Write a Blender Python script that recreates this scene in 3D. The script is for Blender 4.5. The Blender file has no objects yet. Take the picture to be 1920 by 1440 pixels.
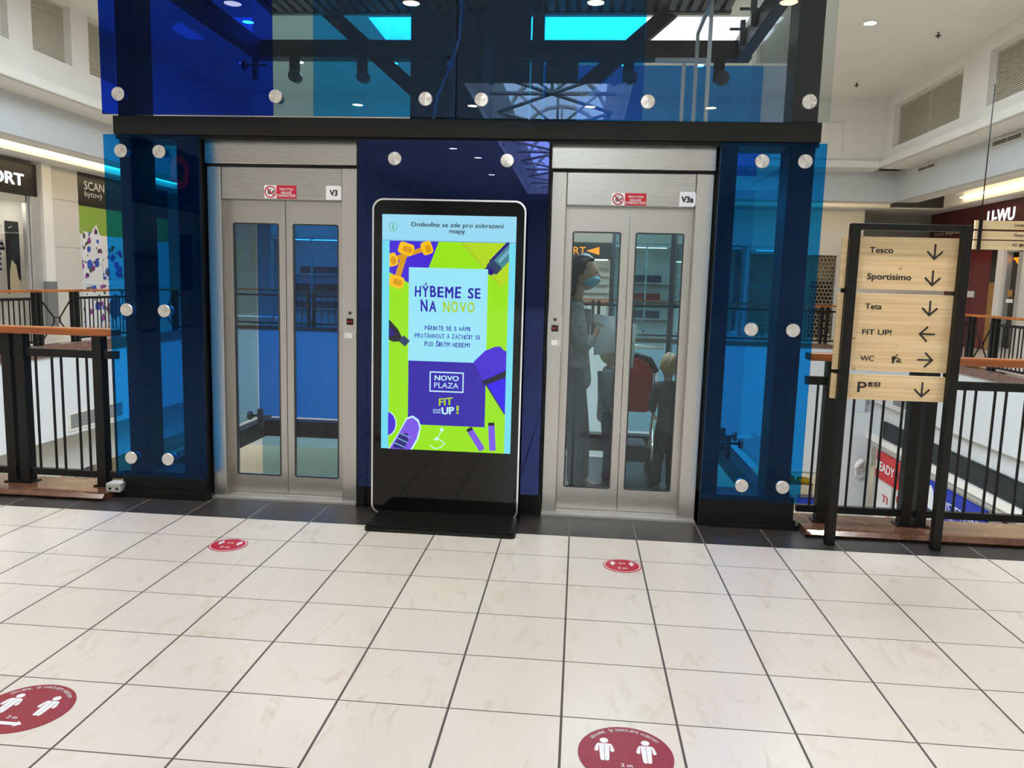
import bpy, math, random
from mathutils import Vector, Matrix
random.seed(7)
SC = bpy.context.scene
COL = SC.collection
T = 0.40                      # floor tile = 0.40 m ; all coordinates below are written in tiles
PI = math.pi

# ---------------------------------------------------------------- camera
cam_d = bpy.data.cameras.new('camera'); cam = bpy.data.objects.new('camera', cam_d); COL.objects.link(cam)
cam_d.sensor_width = 36.0; cam_d.lens = 36.0*1448.96/1920; cam_d.clip_end = 300; cam_d.clip_start = .02
def cam_matrix(yaw, pitch, roll):
    cy, sy, cp, sp, cr, sr = math.cos(yaw), math.sin(yaw), math.cos(pitch), math.sin(pitch), math.cos(roll), math.sin(roll)
    f = Vector((sy*cp, cy*cp, sp)); r0 = Vector((cy, -sy, 0)); u0 = r0.cross(f)
    r = cr*r0+sr*u0; u = -sr*r0+cr*u0
    return Matrix(((r.x, u.x, -f.x), (r.y, u.y, -f.y), (r.z, u.z, -f.z)))
cam.matrix_world = Matrix.Translation(Vector((0.0191, -6.3489, 3.7464))*T) @ cam_matrix(-0.08372, -0.12990, 0.02778).to_4x4()
SC.camera = cam

# ---------------------------------------------------------------- world, exposure, daylight
SKY = 8.0
LAMP_W = 290.0            # each downlight above the walkway
w = bpy.data.worlds.new('overcast_sky'); SC.world = w; w.use_nodes = True
bg = w.node_tree.nodes['Background']; bg.inputs[0].default_value = (0.82, 0.92, 1.0, 1); bg.inputs[1].default_value = SKY
SC.view_settings.view_transform = 'Standard'; SC.view_settings.look = 'None'
SC.view_settings.exposure = 0.34; SC.view_settings.gamma = 1.0; SC.view_settings.use_curve_mapping = False
SC.cycles.transparent_max_bounces = 48; SC.cycles.max_bounces = 10; SC.cycles.sample_clamp_indirect = 6
SC.cycles.caustics_reflective = False; SC.cycles.caustics_refractive = False
def portal(x0, x1, y0, y1, z):
    d = bpy.data.lights.new('skylight_portal', 'AREA'); d.shape = 'RECTANGLE'
    d.size = (x1-x0)*T; d.size_y = (y1-y0)*T; d.cycles.is_portal = True
    o = bpy.data.objects.new('skylight_portal', d); COL.objects.link(o); o.location = Vector(((x0+x1)/2, (y0+y1)/2, z))*T
SKYLIGHTS = {'barrel': (-8.3, 3.0, -100, -36), 'far': (-11.3, 7.8, 34.4, 39.0), 'mid': (-16, 11, 11, 29)}  # 'mid' is an unseen opening, added to bring more daylight into the void
for k, (a, b, c, d) in SKYLIGHTS.items(): portal(a, b, c, d, 17.0)

# ---------------------------------------------------------------- materials
def S(r, g, b):
    f = lambda c: ((c/255+0.055)/1.055)**2.4 if c > 10 else c/255/12.92
    return (f(r), f(g), f(b), 1)
MATS = {}
def newmat(n):
    m = bpy.data.materials.new(n); m.use_nodes = True; MATS[n] = m
    nt = m.node_tree; return m, nt, nt.nodes['Principled BSDF'], nt.nodes['Material Output']
def pm(n, col, rough=.5, metal=0, spec=.5, emit=None, es=0, noise=0, nscale=8, coat=0, bump=0):
    m, nt, p, o = newmat(n)
    p.inputs['Base Color'].default_value = col; p.inputs['Roughness'].default_value = rough
    p.inputs['Metallic'].default_value = metal; p.inputs['Specular IOR Level'].default_value = spec
    if coat: p.inputs['Coat Weight'].default_value = coat; p.inputs['Coat Roughness'].default_value = .03
    if emit: p.inputs['Emission Color'].default_value = emit; p.inputs['Emission Strength'].default_value = es
    if noise or bump:
        tc = nt.nodes.new('ShaderNodeNewGeometry'); nz = nt.nodes.new('ShaderNodeTexNoise')
        nz.inputs['Scale'].default_value = nscale; nz.inputs['Detail'].default_value = 4
        nt.links.new(tc.outputs['Position'], nz.inputs['Vector'])
        if noise:
            mx = nt.nodes.new('ShaderNodeMixRGB'); mx.blend_type = 'MULTIPLY'; mx.inputs[0].default_value = noise
            mx.inputs[1].default_value = col
            rp = nt.nodes.new('ShaderNodeValToRGB'); rp.color_ramp.elements[0].position = .3; rp.color_ramp.elements[1].position = .7
            nt.links.new(nz.outputs['Fac'], rp.inputs[0]); nt.links.new(rp.outputs[0], mx.inputs[2]); nt.links.new(mx.outputs[0], p.inputs['Base Color'])
        if bump:
            b = nt.nodes.new('ShaderNodeBump'); b.inputs['Strength'].default_value = bump; b.inputs['Distance'].default_value = .004
            nt.links.new(nz.outputs['Fac'], b.inputs['Height']); nt.links.new(b.outputs[0], p.inputs['Normal'])
    return m
def glassmat(n, tint, refl=.045, rough=0.0, rcol=(1, 1, 1)):
    m, nt, p, o = newmat(n); nt.nodes.remove(p); N = nt.nodes.new; L = nt.links.new
    tr = N('ShaderNodeBsdfTransparent'); tr.inputs[0].default_value = (*tint, 1)
    gl = N('ShaderNodeBsdfGlossy'); gl.inputs['Roughness'].default_value = rough; gl.inputs[0].default_value = (*rcol, 1)
    lw = N('ShaderNodeLayerWeight'); lw.inputs[0].default_value = .5
    pw = N('ShaderNodeMath'); pw.operation = 'POWER'; pw.inputs[1].default_value = 5; L(lw.outputs['Facing'], pw.inputs[0])
    ma = N('ShaderNodeMath'); ma.operation = 'MULTIPLY_ADD'; ma.inputs[1].default_value = 1-refl; ma.inputs[2].default_value = refl
    L(pw.outputs[0], ma.inputs[0]); mx = N('ShaderNodeMixShader')
    L(ma.outputs[0], mx.inputs[0]); L(tr.outputs[0], mx.inputs[1]); L(gl.outputs[0], mx.inputs[2]); L(mx.outputs[0], o.inputs[0])
    return m
def sq(*t): return tuple(math.sqrt(x) for x in t)
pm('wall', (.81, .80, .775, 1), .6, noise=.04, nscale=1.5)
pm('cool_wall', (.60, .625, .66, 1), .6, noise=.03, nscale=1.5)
pm('ceiling', (.84, .828, .80, 1), .7, noise=.03, nscale=1)
pm('panel_wall', (.66, .64, .60, 1), .5, noise=.05, nscale=2)
pm('black', S(14, 14, 14), .45, spec=.3, noise=.2, nscale=20)
pm('black_gloss', S(8, 9, 11), .05, spec=.34)
pm('dark_back', S(16, 20, 30), .5)
pm('rubber', S(14, 14, 15), .6)
pm('grey_plastic', S(190, 193, 190), .45)
pm('white_plastic', S(225, 225, 225), .4)
pm('silver', (.82, .82, .82, 1), .22, metal=1)
pm('dark_steel', S(70, 72, 75), .35, metal=.6)
pm('alu', (.62, .62, .62, 1), .4, metal=.7)
pm('louvre', S(206, 201, 184), .6)
pm('louvre_frame', S(214, 209, 200), .6)
pm('vent_dark', S(38, 44, 48), .5)
pm('vent_grey', S(120, 122, 124), .5)
pm('red_sticker', S(150, 34, 52), .35, noise=.12, nscale=30)
pm('red_sticker_bright', S(186, 26, 52), .35)
pm('sticker_white', S(236, 240, 245), .4)
pm('sign_red', S(196, 12, 44), .4)
pm('ink', S(32, 26, 30), .5)
pm('ink_soft', S(60, 55, 60), .5)
pm('white_paper', S(238, 240, 240), .6)
pm('maroon', S(104, 14, 22), .35, noise=.1, nscale=3)
pm('maroon_dark', S(88, 30, 34), .5)
pm('shop_black', S(24, 21, 20), .35)
pm('green_print', S(140, 172, 74), .5)
pm('print_white', S(228, 230, 236), .6)
pm('shop_red', S(205, 28, 46), .4)
pm('shop_blue', S(8, 48, 178), .4)
pm('navy', S(10, 18, 58), .4)
pm('pink_red', S(222, 30, 70), .5)
pm('cardboard', S(170, 130, 70), .7, noise=.2, nscale=6)
pm('yellow', S(236, 198, 20), .5)
pm('skin', S(206, 160, 134), .5)
pm('hair_dark', S(34, 27, 24), .5, bump=.6, nscale=60)
pm('hair_blond', S(196, 160, 112), .5, bump=.6, nscale=60)
pm('hoodie', S(150, 150, 146), .85, noise=.35, nscale=40, bump=.4)
pm('trousers', S(38, 44, 52), .8, bump=.2, nscale=30)
pm('jeans', S(40, 56, 84), .8, noise=.3, nscale=40)
pm('jacket_grey', S(126, 128, 128), .8)
pm('jacket_red', S(168, 40, 46), .7)
pm('mask', S(140, 196, 216), .7)
pm('purple', S(120, 90, 120), .7)
pm('beige_fabric', S(188, 170, 140), .8)
pm('red_fabric', S(190, 30, 36), .7, bump=.3, nscale=30)
pm('grey_fabric', S(70, 74, 78), .8)
pm('wheel', S(20, 20, 22), .5)
pm('cable', S(110, 150, 170), .5)
pm('wood_rail', S(150, 84, 36), .3)
pm('shutter', S(150, 138, 110), .5)
pm('shop_dark', S(22, 24, 26), .6)
pm('stripe_cloth', S(206, 208, 210), .8)
pm('navy_cloth', S(44, 50, 66), .8)
pm('lower_floor', S(206, 190, 160), .3, noise=.08, nscale=2)
pm('lamp_white', S(255, 250, 240), .4, emit=S(255, 222, 176), es=38)
pm('lamp_cool', S(255, 255, 250), .4, emit=S(255, 252, 240), es=40)
pm('cove', S(255, 240, 210), .4, emit=S(255, 228, 182), es=5.0)
pm('lit_letters', S(255, 255, 255), .4, emit=S(248, 250, 255), es=1.3)
pm('lit_orange', S(255, 140, 10), .4, emit=S(255, 150, 20), es=1.0)
pm('lit_blue', S(0, 120, 255), .4, emit=S(60, 150, 255), es=1.5)
pm('lit_red', S(225, 20, 40), .4, emit=S(225, 20, 40), es=.9)
pm('led_red', S(60, 8, 10), .3, emit=S(255, 40, 50), es=.5)
pm('cabin_lamp', S(255, 255, 255), .4, emit=S(225, 240, 255), es=9)
pm('shop_lamp', S(255, 255, 255), .4, emit=S(255, 244, 224), es=5)
def scr(n, r, g, b, e=.80):
    m = pm('screen_'+n, (.002, .002, .002, 1), .06, spec=.5, emit=S(r, g, b), es=e); return m
for n, c in dict(cyan=(112, 216, 238), head=(150, 214, 240), lime=(150, 226, 0), violet=(66, 32, 210), indigo=(44, 26, 168), panel=(150, 226, 245),
                 white=(196, 240, 250), ink=(44, 48, 60), green=(64, 170, 90), orange=(250, 190, 10), amber=(214, 150, 0), teal=(66, 130, 140), bluegrey=(40, 60, 96), black=(22, 20, 40),
                 olive=(165, 205, 20), violet_lt=(120, 82, 225), violet_dk=(34, 14, 120), rollblue=(40, 4, 235), shade=(110, 170, 200), yell=(178, 214, 10)).items(): scr(n, *c)
BLUE_R = (.50, .68, 1.0)      # tinted laminate reflects bluish too
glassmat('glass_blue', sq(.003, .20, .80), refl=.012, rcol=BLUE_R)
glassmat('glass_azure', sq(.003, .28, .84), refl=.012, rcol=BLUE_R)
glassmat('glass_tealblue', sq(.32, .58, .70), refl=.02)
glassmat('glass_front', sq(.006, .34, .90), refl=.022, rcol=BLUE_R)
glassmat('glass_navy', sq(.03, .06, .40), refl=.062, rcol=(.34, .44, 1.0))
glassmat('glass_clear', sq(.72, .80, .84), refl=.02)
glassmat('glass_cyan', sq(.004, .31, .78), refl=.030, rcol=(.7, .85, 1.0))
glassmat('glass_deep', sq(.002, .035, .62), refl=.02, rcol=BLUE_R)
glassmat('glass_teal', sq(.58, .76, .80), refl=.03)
glassmat('glass_shop', sq(.92, .95, .95), refl=.015)

# brushed stainless steel
def steel(n, col, rough, vertical=True, an=.5):
    m, nt, p, o = newmat(n); N = nt.nodes.new; L = nt.links.new
    p.inputs['Metallic'].default_value = 1; p.inputs['Base Color'].default_value = col
    g = N('ShaderNodeNewGeometry'); mp = N('ShaderNodeMapping'); mp.inputs['Scale'].default_value = (90, 90, .8) if vertical else (.8, 90, 130)
    nz = N('ShaderNodeTexNoise'); nz.inputs['Scale'].default_value = 3; nz.inputs['Detail'].default_value = 5
    L(g.outputs['Position'], mp.inputs[0]); L(mp.outputs[0], nz.inputs['Vector'])
    n2 = N('ShaderNodeTexNoise'); n2.inputs['Scale'].default_value = 2.2; n2.inputs['Detail'].default_value = 6; L(g.outputs['Position'], n2.inputs['Vector'])
    ad = N('ShaderNodeMath'); ad.operation = 'ADD'; L(nz.outputs[0], ad.inputs[0]); L(n2.outputs[0], ad.inputs[1])
    mr = N('ShaderNodeMapRange'); mr.inputs[1].default_value = .6; mr.inputs[2].default_value = 1.4; mr.inputs[3].default_value = rough-.02; mr.inputs[4].default_value = rough+.04
    L(ad.outputs[0], mr.inputs[0]); L(mr.outputs[0], p.inputs['Roughness'])
    return m
steel('steel', (.52, .503, .475, 1), .32); steel('steel_h', (.47, .46, .442, 1), .27, False); steel('steel_leaf', (.49, .472, .445, 1), .30)
# turned bolt heads: radial anisotropy
m, nt, p, o = newmat('bolt_head'); p.inputs['Metallic'].default_value = 1; p.inputs['Base Color'].default_value = (.70, .68, .65, 1)
p.inputs['Roughness'].default_value = .27; p.inputs['Anisotropic'].default_value = .95
tg = nt.nodes.new('ShaderNodeTangent'); tg.direction_type = 'RADIAL'; tg.axis = 'Y'; nt.links.new(tg.outputs[0], p.inputs['Tangent'])
# wood
def wood(n, a, b, knots, scale, axis='x', rough=.5):
    m, nt, p, o = newmat(n); N = nt.nodes.new; L = nt.links.new; p.inputs['Roughness'].default_value = rough
    g = N('ShaderNodeNewGeometry'); mp = N('ShaderNodeMapping'); mp.inputs['Scale'].default_value = (.7, 3, 26) if axis == 'x' else (9, .7, 9)
    L(g.outputs['Position'], mp.inputs[0]); nz = N('ShaderNodeTexNoise'); nz.inputs['Scale'].default_value = scale; nz.inputs['Detail'].default_value = 8; nz.inputs['Distortion'].default_value = .6
    L(mp.outputs[0], nz.inputs['Vector']); rp = N('ShaderNodeValToRGB'); rp.color_ramp.elements[0].position = .3; rp.color_ramp.elements[1].position = .68
    rp.color_ramp.elements[0].color = a; rp.color_ramp.elements[1].color = b; L(nz.outputs[0], rp.inputs[0]); last = rp.outputs[0]
    if knots:
        m2 = N('ShaderNodeMapping'); m2.inputs['Scale'].default_value = (8, 1, 13); L(g.outputs['Position'], m2.inputs[0])
        vo = N('ShaderNodeTexVoronoi'); vo.inputs['Scale'].default_value = 1.0; L(m2.outputs[0], vo.inputs['Vector'])
        r2 = N('ShaderNodeValToRGB'); r2.color_ramp.elements[0].position = .05; r2.color_ramp.elements[1].position = .12
        r2.color_ramp.elements[0].color = (1, 1, 1, 1); r2.color_ramp.elements[1].color = (0, 0, 0, 1); L(vo.outputs['Distance'], r2.inputs[0])
        hs = N('ShaderNodeMath'); hs.operation = 'GREATER_THAN'; hs.inputs[1].default_value = .55; sx = N('ShaderNodeSeparateXYZ'); L(vo.outputs['Color'], sx.inputs[0]); L(sx.outputs[0], hs.inputs[0])
        mm = N('ShaderNodeMath'); mm.operation = 'MULTIPLY'; L(r2.outputs[0], mm.inputs[0]); L(hs.outputs[0], mm.inputs[1])
        m3 = N('ShaderNodeMath'); m3.operation = 'MULTIPLY'; m3.inputs[1].default_value = .8; L(mm.outputs[0], m3.inputs[0])
        mx = N('ShaderNodeMixRGB'); mx.inputs[2].default_value = S(166, 124, 74); L(m3.outputs[0], mx.inputs[0]); L(last, mx.inputs[1]); last = mx.outputs[0]
    L(last, p.inputs['Base Color']); return m
wood('pine', S(216, 184, 134), S(240, 216, 172), True, 1.6)
wood('rail_wood_x', S(128, 62, 22), S(172, 98, 42), False, 2.2, 'x', .3)
wood('rail_wood_y', S(128, 62, 22), S(172, 98, 42), False, 2.2, 'y', .3)
# brown marble kerb
m, nt, p, o = newmat('stone'); N = nt.nodes.new; L = nt.links.new; p.inputs['Roughness'].default_value = .16
g = N('ShaderNodeNewGeometry'); nz = N('ShaderNodeTexNoise'); nz.inputs['Scale'].default_value = 9; nz.inputs['Detail'].default_value = 10; nz.inputs['Distortion'].default_value = 1.5
L(g.outputs['Position'], nz.inputs['Vector']); rp = N('ShaderNodeValToRGB'); e = rp.color_ramp.elements
e[0].position = .3; e[0].color = S(88, 58, 44); e[1].position = .62; e[1].color = S(112, 78, 62); L(nz.outputs[0], rp.inputs[0])
e2 = rp.color_ramp.elements.new(.76); e2.color = S(156, 120, 98); L(rp.outputs[0], p.inputs['Base Color'])
# tiled floors
def tiles(n, base, var, grout, rough, vein, gw=.011, gwy=.007, vcol=None):
    m, nt, p, o = newmat(n); N = nt.nodes.new; L = nt.links.new
    def M(op, a, b=None, c=None):
        k = N('ShaderNodeMath'); k.operation = op
        for i, v in enumerate((a, b, c)):
            if v is None: continue
            if hasattr(v, 'links'): L(v, k.inputs[i])
            else: k.inputs[i].default_value = v
        return k.outputs[0]
    g = N('ShaderNodeNewGeometry'); sx = N('ShaderNodeSeparateXYZ'); L(g.outputs['Position'], sx.inputs[0])
    X = M('DIVIDE', sx.outputs[0], T); Y = M('DIVIDE', sx.outputs[1], T)
    fx = M('ABSOLUTE', M('SUBTRACT', M('FRACT', M('ADD', X, .5)), .5)); fy = M('ABSOLUTE', M('SUBTRACT', M('FRACT', M('ADD', Y, .5)), .5))
    gx = M('LESS_THAN', fx, gw); gy = M('LESS_THAN', fy, gwy); gr = M('MAXIMUM', gx, gy)
    cell = N('ShaderNodeCombineXYZ'); L(M('FLOOR', X), cell.inputs[0]); L(M('FLOOR', Y), cell.inputs[1])
    wn = N('ShaderNodeTexWhiteNoise'); L(cell.outputs[0], wn.inputs['Vector'])
    off = N('ShaderNodeVectorMath'); off.operation = 'MULTIPLY_ADD'; off.inputs[1].default_value = (37, 19, 53); L(wn.outputs['Color'], off.inputs[0]); L(g.outputs['Position'], off.inputs[2])
    rt = N('ShaderNodeMapping'); rt.inputs['Rotation'].default_value = (0, 0, .95); rt.inputs['Scale'].default_value = (6, 2.2, 1); L(off.outputs[0], rt.inputs[0])
    nz = N('ShaderNodeTexNoise'); nz.inputs['Scale'].default_value = 1.3; nz.inputs['Detail'].default_value = 7; nz.inputs['Distortion'].default_value = 1.4; nz.inputs['Roughness'].default_value = .62; L(rt.outputs[0], nz.inputs['Vector'])
    r1 = N('ShaderNodeValToRGB'); r1.color_ramp.elements[0].position = .56; r1.color_ramp.elements[1].position = .76
    r1.color_ramp.elements[0].color = (0, 0, 0, 1); r1.color_ramp.elements[1].color = (vein, vein, vein, 1); L(nz.outputs[0], r1.inputs[0])
    n2 = N('ShaderNodeTexNoise'); n2.inputs['Scale'].default_value = 3.2; n2.inputs['Detail'].default_value = 3; L(off.outputs[0], n2.inputs['Vector'])
    mb = N('ShaderNodeMixRGB'); mb.inputs[1].default_value = base; mb.inputs[2].default_value = var
    tv = M('ADD', M('MULTIPLY', wn.outputs[0], .45), M('MULTIPLY', n2.outputs[0], .55)); L(tv, mb.inputs[0])
    mv = N('ShaderNodeMixRGB'); mv.inputs[2].default_value = vcol or S(196, 176, 152); L(r1.outputs[0], mv.inputs[0]); L(mb.outputs[0], mv.inputs[1])
    mg = N('ShaderNodeMixRGB'); mg.inputs[2].default_value = grout; L(gr, mg.inputs[0]); L(mv.outputs[0], mg.inputs[1]); L(mg.outputs[0], p.inputs['Base Color'])
    L(M('ADD', M('MULTIPLY', gr, .4), rough), p.inputs['Roughness']); p.inputs['Specular IOR Level'].default_value = .42
    return m
tiles('floor_tile', S(223, 219, 213), S(214, 207, 199), S(84, 78, 76), .26, .62)
tiles('dark_tile', S(62, 60, 59), S(50, 49, 50), S(126, 120, 112), .32, .2, gw=.008, gwy=0, vcol=S(80, 78, 76))

# ---------------------------------------------------------------- mesh builder (tile units in, metres out)
class MB:
    def __init__(s): s.v = []; s.f = []; s.m = []; s.sm = []
    def add(s, vs, fs, mi=0, smooth=False):
        b = len(s.v); s.v += [tuple(x) for x in vs]
        for f in fs: s.f.append(tuple(b+i for i in f)); s.m.append(mi); s.sm.append(smooth)
        return s
    def box(s, x0, x1, y0, y1, z0, z1, mi=0):
        x0, x1 = min(x0, x1), max(x0, x1); y0, y1 = min(y0, y1), max(y0, y1); z0, z1 = min(z0, z1), max(z0, z1)
        vs = [(x, y, z) for z in (z0, z1) for y in (y0, y1) for x in (x0, x1)]
        return s.add(vs, [(0, 2, 3, 1), (4, 5, 7, 6), (0, 1, 5, 4), (2, 6, 7, 3), (0, 4, 6, 2), (1, 3, 7, 5)], mi)
    def rbox(s, x0, x1, y0, y1, z0, z1, r, mi=0, ax='y', seg=6):
        """box with rounded corners seen along an axis"""
        pts = rrect(x0, x1, z0, z1, r, seg) if ax == 'y' else rrect(x0, x1, y0, y1, r, seg)
        return s.prism(pts, y0, y1, mi, 'y') if ax == 'y' else s.prism(pts, z0, z1, mi, 'z')
    def prism(s, pts, a, b, mi=0, ax='y', smooth=False):
        n = len(pts)
        if ax == 'y': vs = [(p, a, q) for p, q in pts]+[(p, b, q) for p, q in pts]
        elif ax == 'z': vs = [(p, q, a) for p, q in pts]+[(p, q, b) for p, q in pts]
        else: vs = [(a, p, q) for p, q in pts]+[(b, p, q) for p, q in pts]
        fs = [(i, (i+1) % n, n+(i+1) % n, n+i) for i in range(n)]
        s.add(vs, fs, mi, smooth); bb = len(s.v)-2*n
        s.f += [tuple(bb+i for i in range(n)), tuple(bb+n+i for i in reversed(range(n)))]; s.m += [mi, mi]; s.sm += [False, False]
        return s
    def bar(s, p, q, wx, wy=None, mi=0, up=(0, 0, 1)):
        """rectangular bar between two points"""
        p, q = Vector(p), Vector(q); d = (q-p).normalized(); u = Vector(up)
        if abs(d.dot(u)) > .95: u = Vector((0, 1, 0))
        a = d.cross(u).normalized(); b = a.cross(d).normalized(); wy = wy or wx
        vs = []
        for c in (p, q):
            for i, j in ((-1, -1), (1, -1), (1, 1), (-1, 1)): vs.append(c+a*i*wx/2+b*j*wy/2)
        return s.add(vs, [(0, 3, 2, 1), (4, 5, 6, 7), (0, 1, 5, 4), (1, 2, 6, 5), (2, 3, 7, 6), (3, 0, 4, 7)], mi)
    def cyl(s, p, q, r, r2=None, n=16, mi=0, smooth=True):
        p, q = Vector(p), Vector(q); d = (q-p).normalized(); u = Vector((0, 0, 1)) if abs(d.z) < .9 else Vector((0, 1, 0))
        a = d.cross(u).normalized(); b = a.cross(d); r2 = r if r2 is None else r2
        vs = [p+(a*math.cos(t)+b*math.sin(t))*r for t in [2*PI*i/n for i in range(n)]]+[q+(a*math.cos(t)+b*math.sin(t))*r2 for t in [2*PI*i/n for i in range(n)]]
        s.add(vs, [(i, i+n, (i+1) % n+n, (i+1) % n) for i in range(n)], mi, smooth); b0 = len(s.v)-2*n
        s.f += [tuple(b0+i for i in range(n)), tuple(b0+n+i for i in reversed(range(n)))]; s.m += [mi, mi]; s.sm += [False, False]
        return s
    def tube(s, pts, r, n=10, mi=0, closed=False):
        pts = [Vector(p) for p in pts]; k = len(pts); rings = []
        for i, p in enumerate(pts):
            a = pts[i-1] if (i > 0 or closed) else p; b = pts[(i+1) % k] if (i < k-1 or closed) else p
            d = (b-a).normalized(); u = Vector((0, 0, 1)) if abs(d.z) < .9 else Vector((0, 1, 0)); x = d.cross(u).normalized(); y = x.cross(d)
            rr = r[i] if isinstance(r, (list, tuple)) else r
            rings.append([p+(x*math.cos(2*PI*j/n)+y*math.sin(2*PI*j/n))*rr for j in range(n)])
        vs = [v for ring in rings for v in ring]; fs = []
        for i in range(k if closed else k-1):
            j = (i+1) % k
            fs += [(i*n+q, j*n+q, j*n+(q+1) % n, i*n+(q+1) % n) for q in range(n)]
        if not closed: fs += [tuple(range(n)), tuple(reversed(range((k-1)*n, k*n)))]
        return s.add(vs, fs, mi, True)
    def ell(s, c, r, nu=16, nv=10, mi=0, rot=None, fn=None):
        vs = []; c = Vector(c)
        for i in range(nv+1):
            th = PI*i/nv
            for j in range(nu):
                ph = 2*PI*j/nu; q = Vector((math.sin(th)*math.cos(ph), math.sin(th)*math.sin(ph), math.cos(th)))
                if fn: q = fn(q)
                q = Vector((q.x*r[0], q.y*r[1], q.z*r[2]))
                if rot is not None: q = rot @ q
                vs.append(c+q)
        fs = [(i*nu+j, (i+1)*nu+j, (i+1)*nu+(j+1) % nu, i*nu+(j+1) % nu) for i in range(nv) for j in range(nu)]
        return s.add(vs, fs, mi, True)
    def poly(s, pts3, mi=0): return s.add(pts3, [tuple(range(len(pts3)))], mi)
    def torus(s, c, R, r, ax='y', mi=0, nu=24, nv=8):
        pts = []
        for i in range(nu):
            a = 2*PI*i/nu; x, y = R*math.cos(a), R*math.sin(a)
            pts.append((c[0]+x, c[1], c[2]+y) if ax == 'y' else (c[0]+x, c[1]+y, c[2]) if ax == 'z' else (c[0], c[1]+x, c[2]+y))
        return s.tube(pts, r, nv, mi, True)
def rrect(x0, x1, z0, z1, r, seg=6):
    pts = []
    for cx, cz, a0 in ((x1-r, z1-r, 0), (x0+r, z1-r, 90), (x0+r, z0+r, 180), (x1-r, z0+r, 270)):
        for i in range(seg+1):
            a = math.radians(a0+90*i/seg); pts.append((cx+r*math.cos(a), cz+r*math.sin(a)))
    return pts
def circ(cx, cz, rx, rz=None, n=32, a0=0, a1=360):
    rz = rz or rx
    full = abs(a1-a0) >= 360
    k = n if full else n+1
    return [(cx+rx*math.cos(math.radians(a0+(a1-a0)*i/n)), cz+rz*math.sin(math.radians(a0+(a1-a0)*i/n))) for i in range(k)]
_txt = {}
def txt2d(s, bold=0, shear=0):
    key = (s, bold, shear)
    if key in _txt: return _txt[key]
    c = bpy.data.curves.new('t', 'FONT'); c.body = s; c.shear = shear; c.resolution_u = 3; c.align_x = 'CENTER'
    o = bpy.data.objects.new('t', c); COL.objects.link(o)
    dg = bpy.context.evaluated_depsgraph_get(); me = bpy.data.meshes.new_from_object(o.evaluated_get(dg))
    vs = [(v.co.x, v.co.y) for v in me.vertices]; fs = [tuple(p.vertices) for p in me.polygons]
    bpy.data.objects.remove(o); bpy.data.curves.remove(c); bpy.data.meshes.remove(me)
    if bold > .003:
        v0, f0 = vs, fs; vs, fs = [], []
        for dx, dy in ((-1, 0), (1, 0), (0, -.6), (0, .6), (-.8, -.5), (.8, .5), (-.8, .5), (.8, -.5)):
            b_ = len(vs); vs += [(x+dx*bold*1.1, y+dy*bold*1.1) for x, y in v0]; fs += [tuple(b_+i for i in f) for f in f0]
    x0 = min(v[0] for v in vs); x1 = max(v[0] for v in vs); y0 = min(v[1] for v in vs); y1 = max(v[1] for v in vs)
    vs = [((x-x0)/max(x1-x0, 1e-6), (y-y0)/max(y1-y0, 1e-6)) for x, y in vs]
    k_ = 8 if bold > .003 else 1; lay = [i//(len(vs)//k_) for i in range(len(vs))]
    _txt[key] = (vs, fs, lay); return _txt[key]
def text(mb, s, o, u, v, w, h, bold=0, shear=0, mi=0, rot=0, warp=None):
    """flat lettering fitted to a w x h box whose lower-left corner is o; u,v in-plane directions"""
    vs, fs, lay = txt2d(s, bold, shear); o, u, v = Vector(o), Vector(u), Vector(v); out = []; nrm = u.cross(v).normalized()*.0003
    ca, sa = math.cos(rot), math.sin(rot)
    for (a, b), li in zip(vs, lay):
        a, b = a*w, b*h
        if warp: a, b = warp(a, b)
        a, b = a*ca-b*sa, a*sa+b*ca
        out.append(o+u*a+v*b+nrm*li)
    return mb.add(out, fs, mi)

# ---------------------------------------------------------------- objects
WO = {}
def wo(o): return WO.get(o.name, Vector((0, 0, 0)))
def tag(o, label=None, cat=None, group=None, kind=None):
    if label: o['label'] = label
    if cat: o['category'] = cat
    if group: o['group'] = group
    if kind: o['kind'] = kind
    return o
def thing(name, label, cat, loc, group=None):
    o = bpy.data.objects.new(name, None); COL.objects.link(o); o.empty_display_size = .1
    L = Vector(loc)*T; o.location = L; WO[o.name] = L
    return tag(o, label, cat, group)
def obj(name, mb, mats, parent=None, label=None, cat=None, group=None, kind=None, bevel=0, subsurf=0, origin=None):
    if isinstance(mats, str): mats = [mats]
    vs = [Vector(v)*T for v in mb.v]
    lo = Vector([min(v[i] for v in vs) for i in range(3)]); hi = Vector([max(v[i] for v in vs) for i in range(3)])
    O = Vector(((lo.x+hi.x)/2, (lo.y+hi.y)/2, lo.z)) if origin is None else Vector(origin)*T
    me = bpy.data.meshes.new(name); me.from_pydata([v-O for v in vs], [], mb.f)
    for k in mats: me.materials.append(MATS[k])
    for p_, mi, sm in zip(me.polygons, mb.m, mb.sm): p_.material_index = mi; p_.use_smooth = sm
    me.validate(); me.update()
    o = bpy.data.objects.new(name, me); COL.objects.link(o); WO[o.name] = O
    if parent: o.parent = parent; o.location = O-wo(parent)
    else: o.location = O
    if bevel:
        b = o.modifiers.new('bevel', 'BEVEL'); b.width = bevel*T; b.segments = 2; b.limit_method = 'ANGLE'; b.angle_limit = .7
    if subsurf: ss = o.modifiers.new('sub', 'SUBSURF'); ss.levels = subsurf; ss.render_levels = subsurf
    return tag(o, label, cat, group, kind)
def struct(name, mb, mats): return obj(name, mb, mats, kind='structure')
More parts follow.
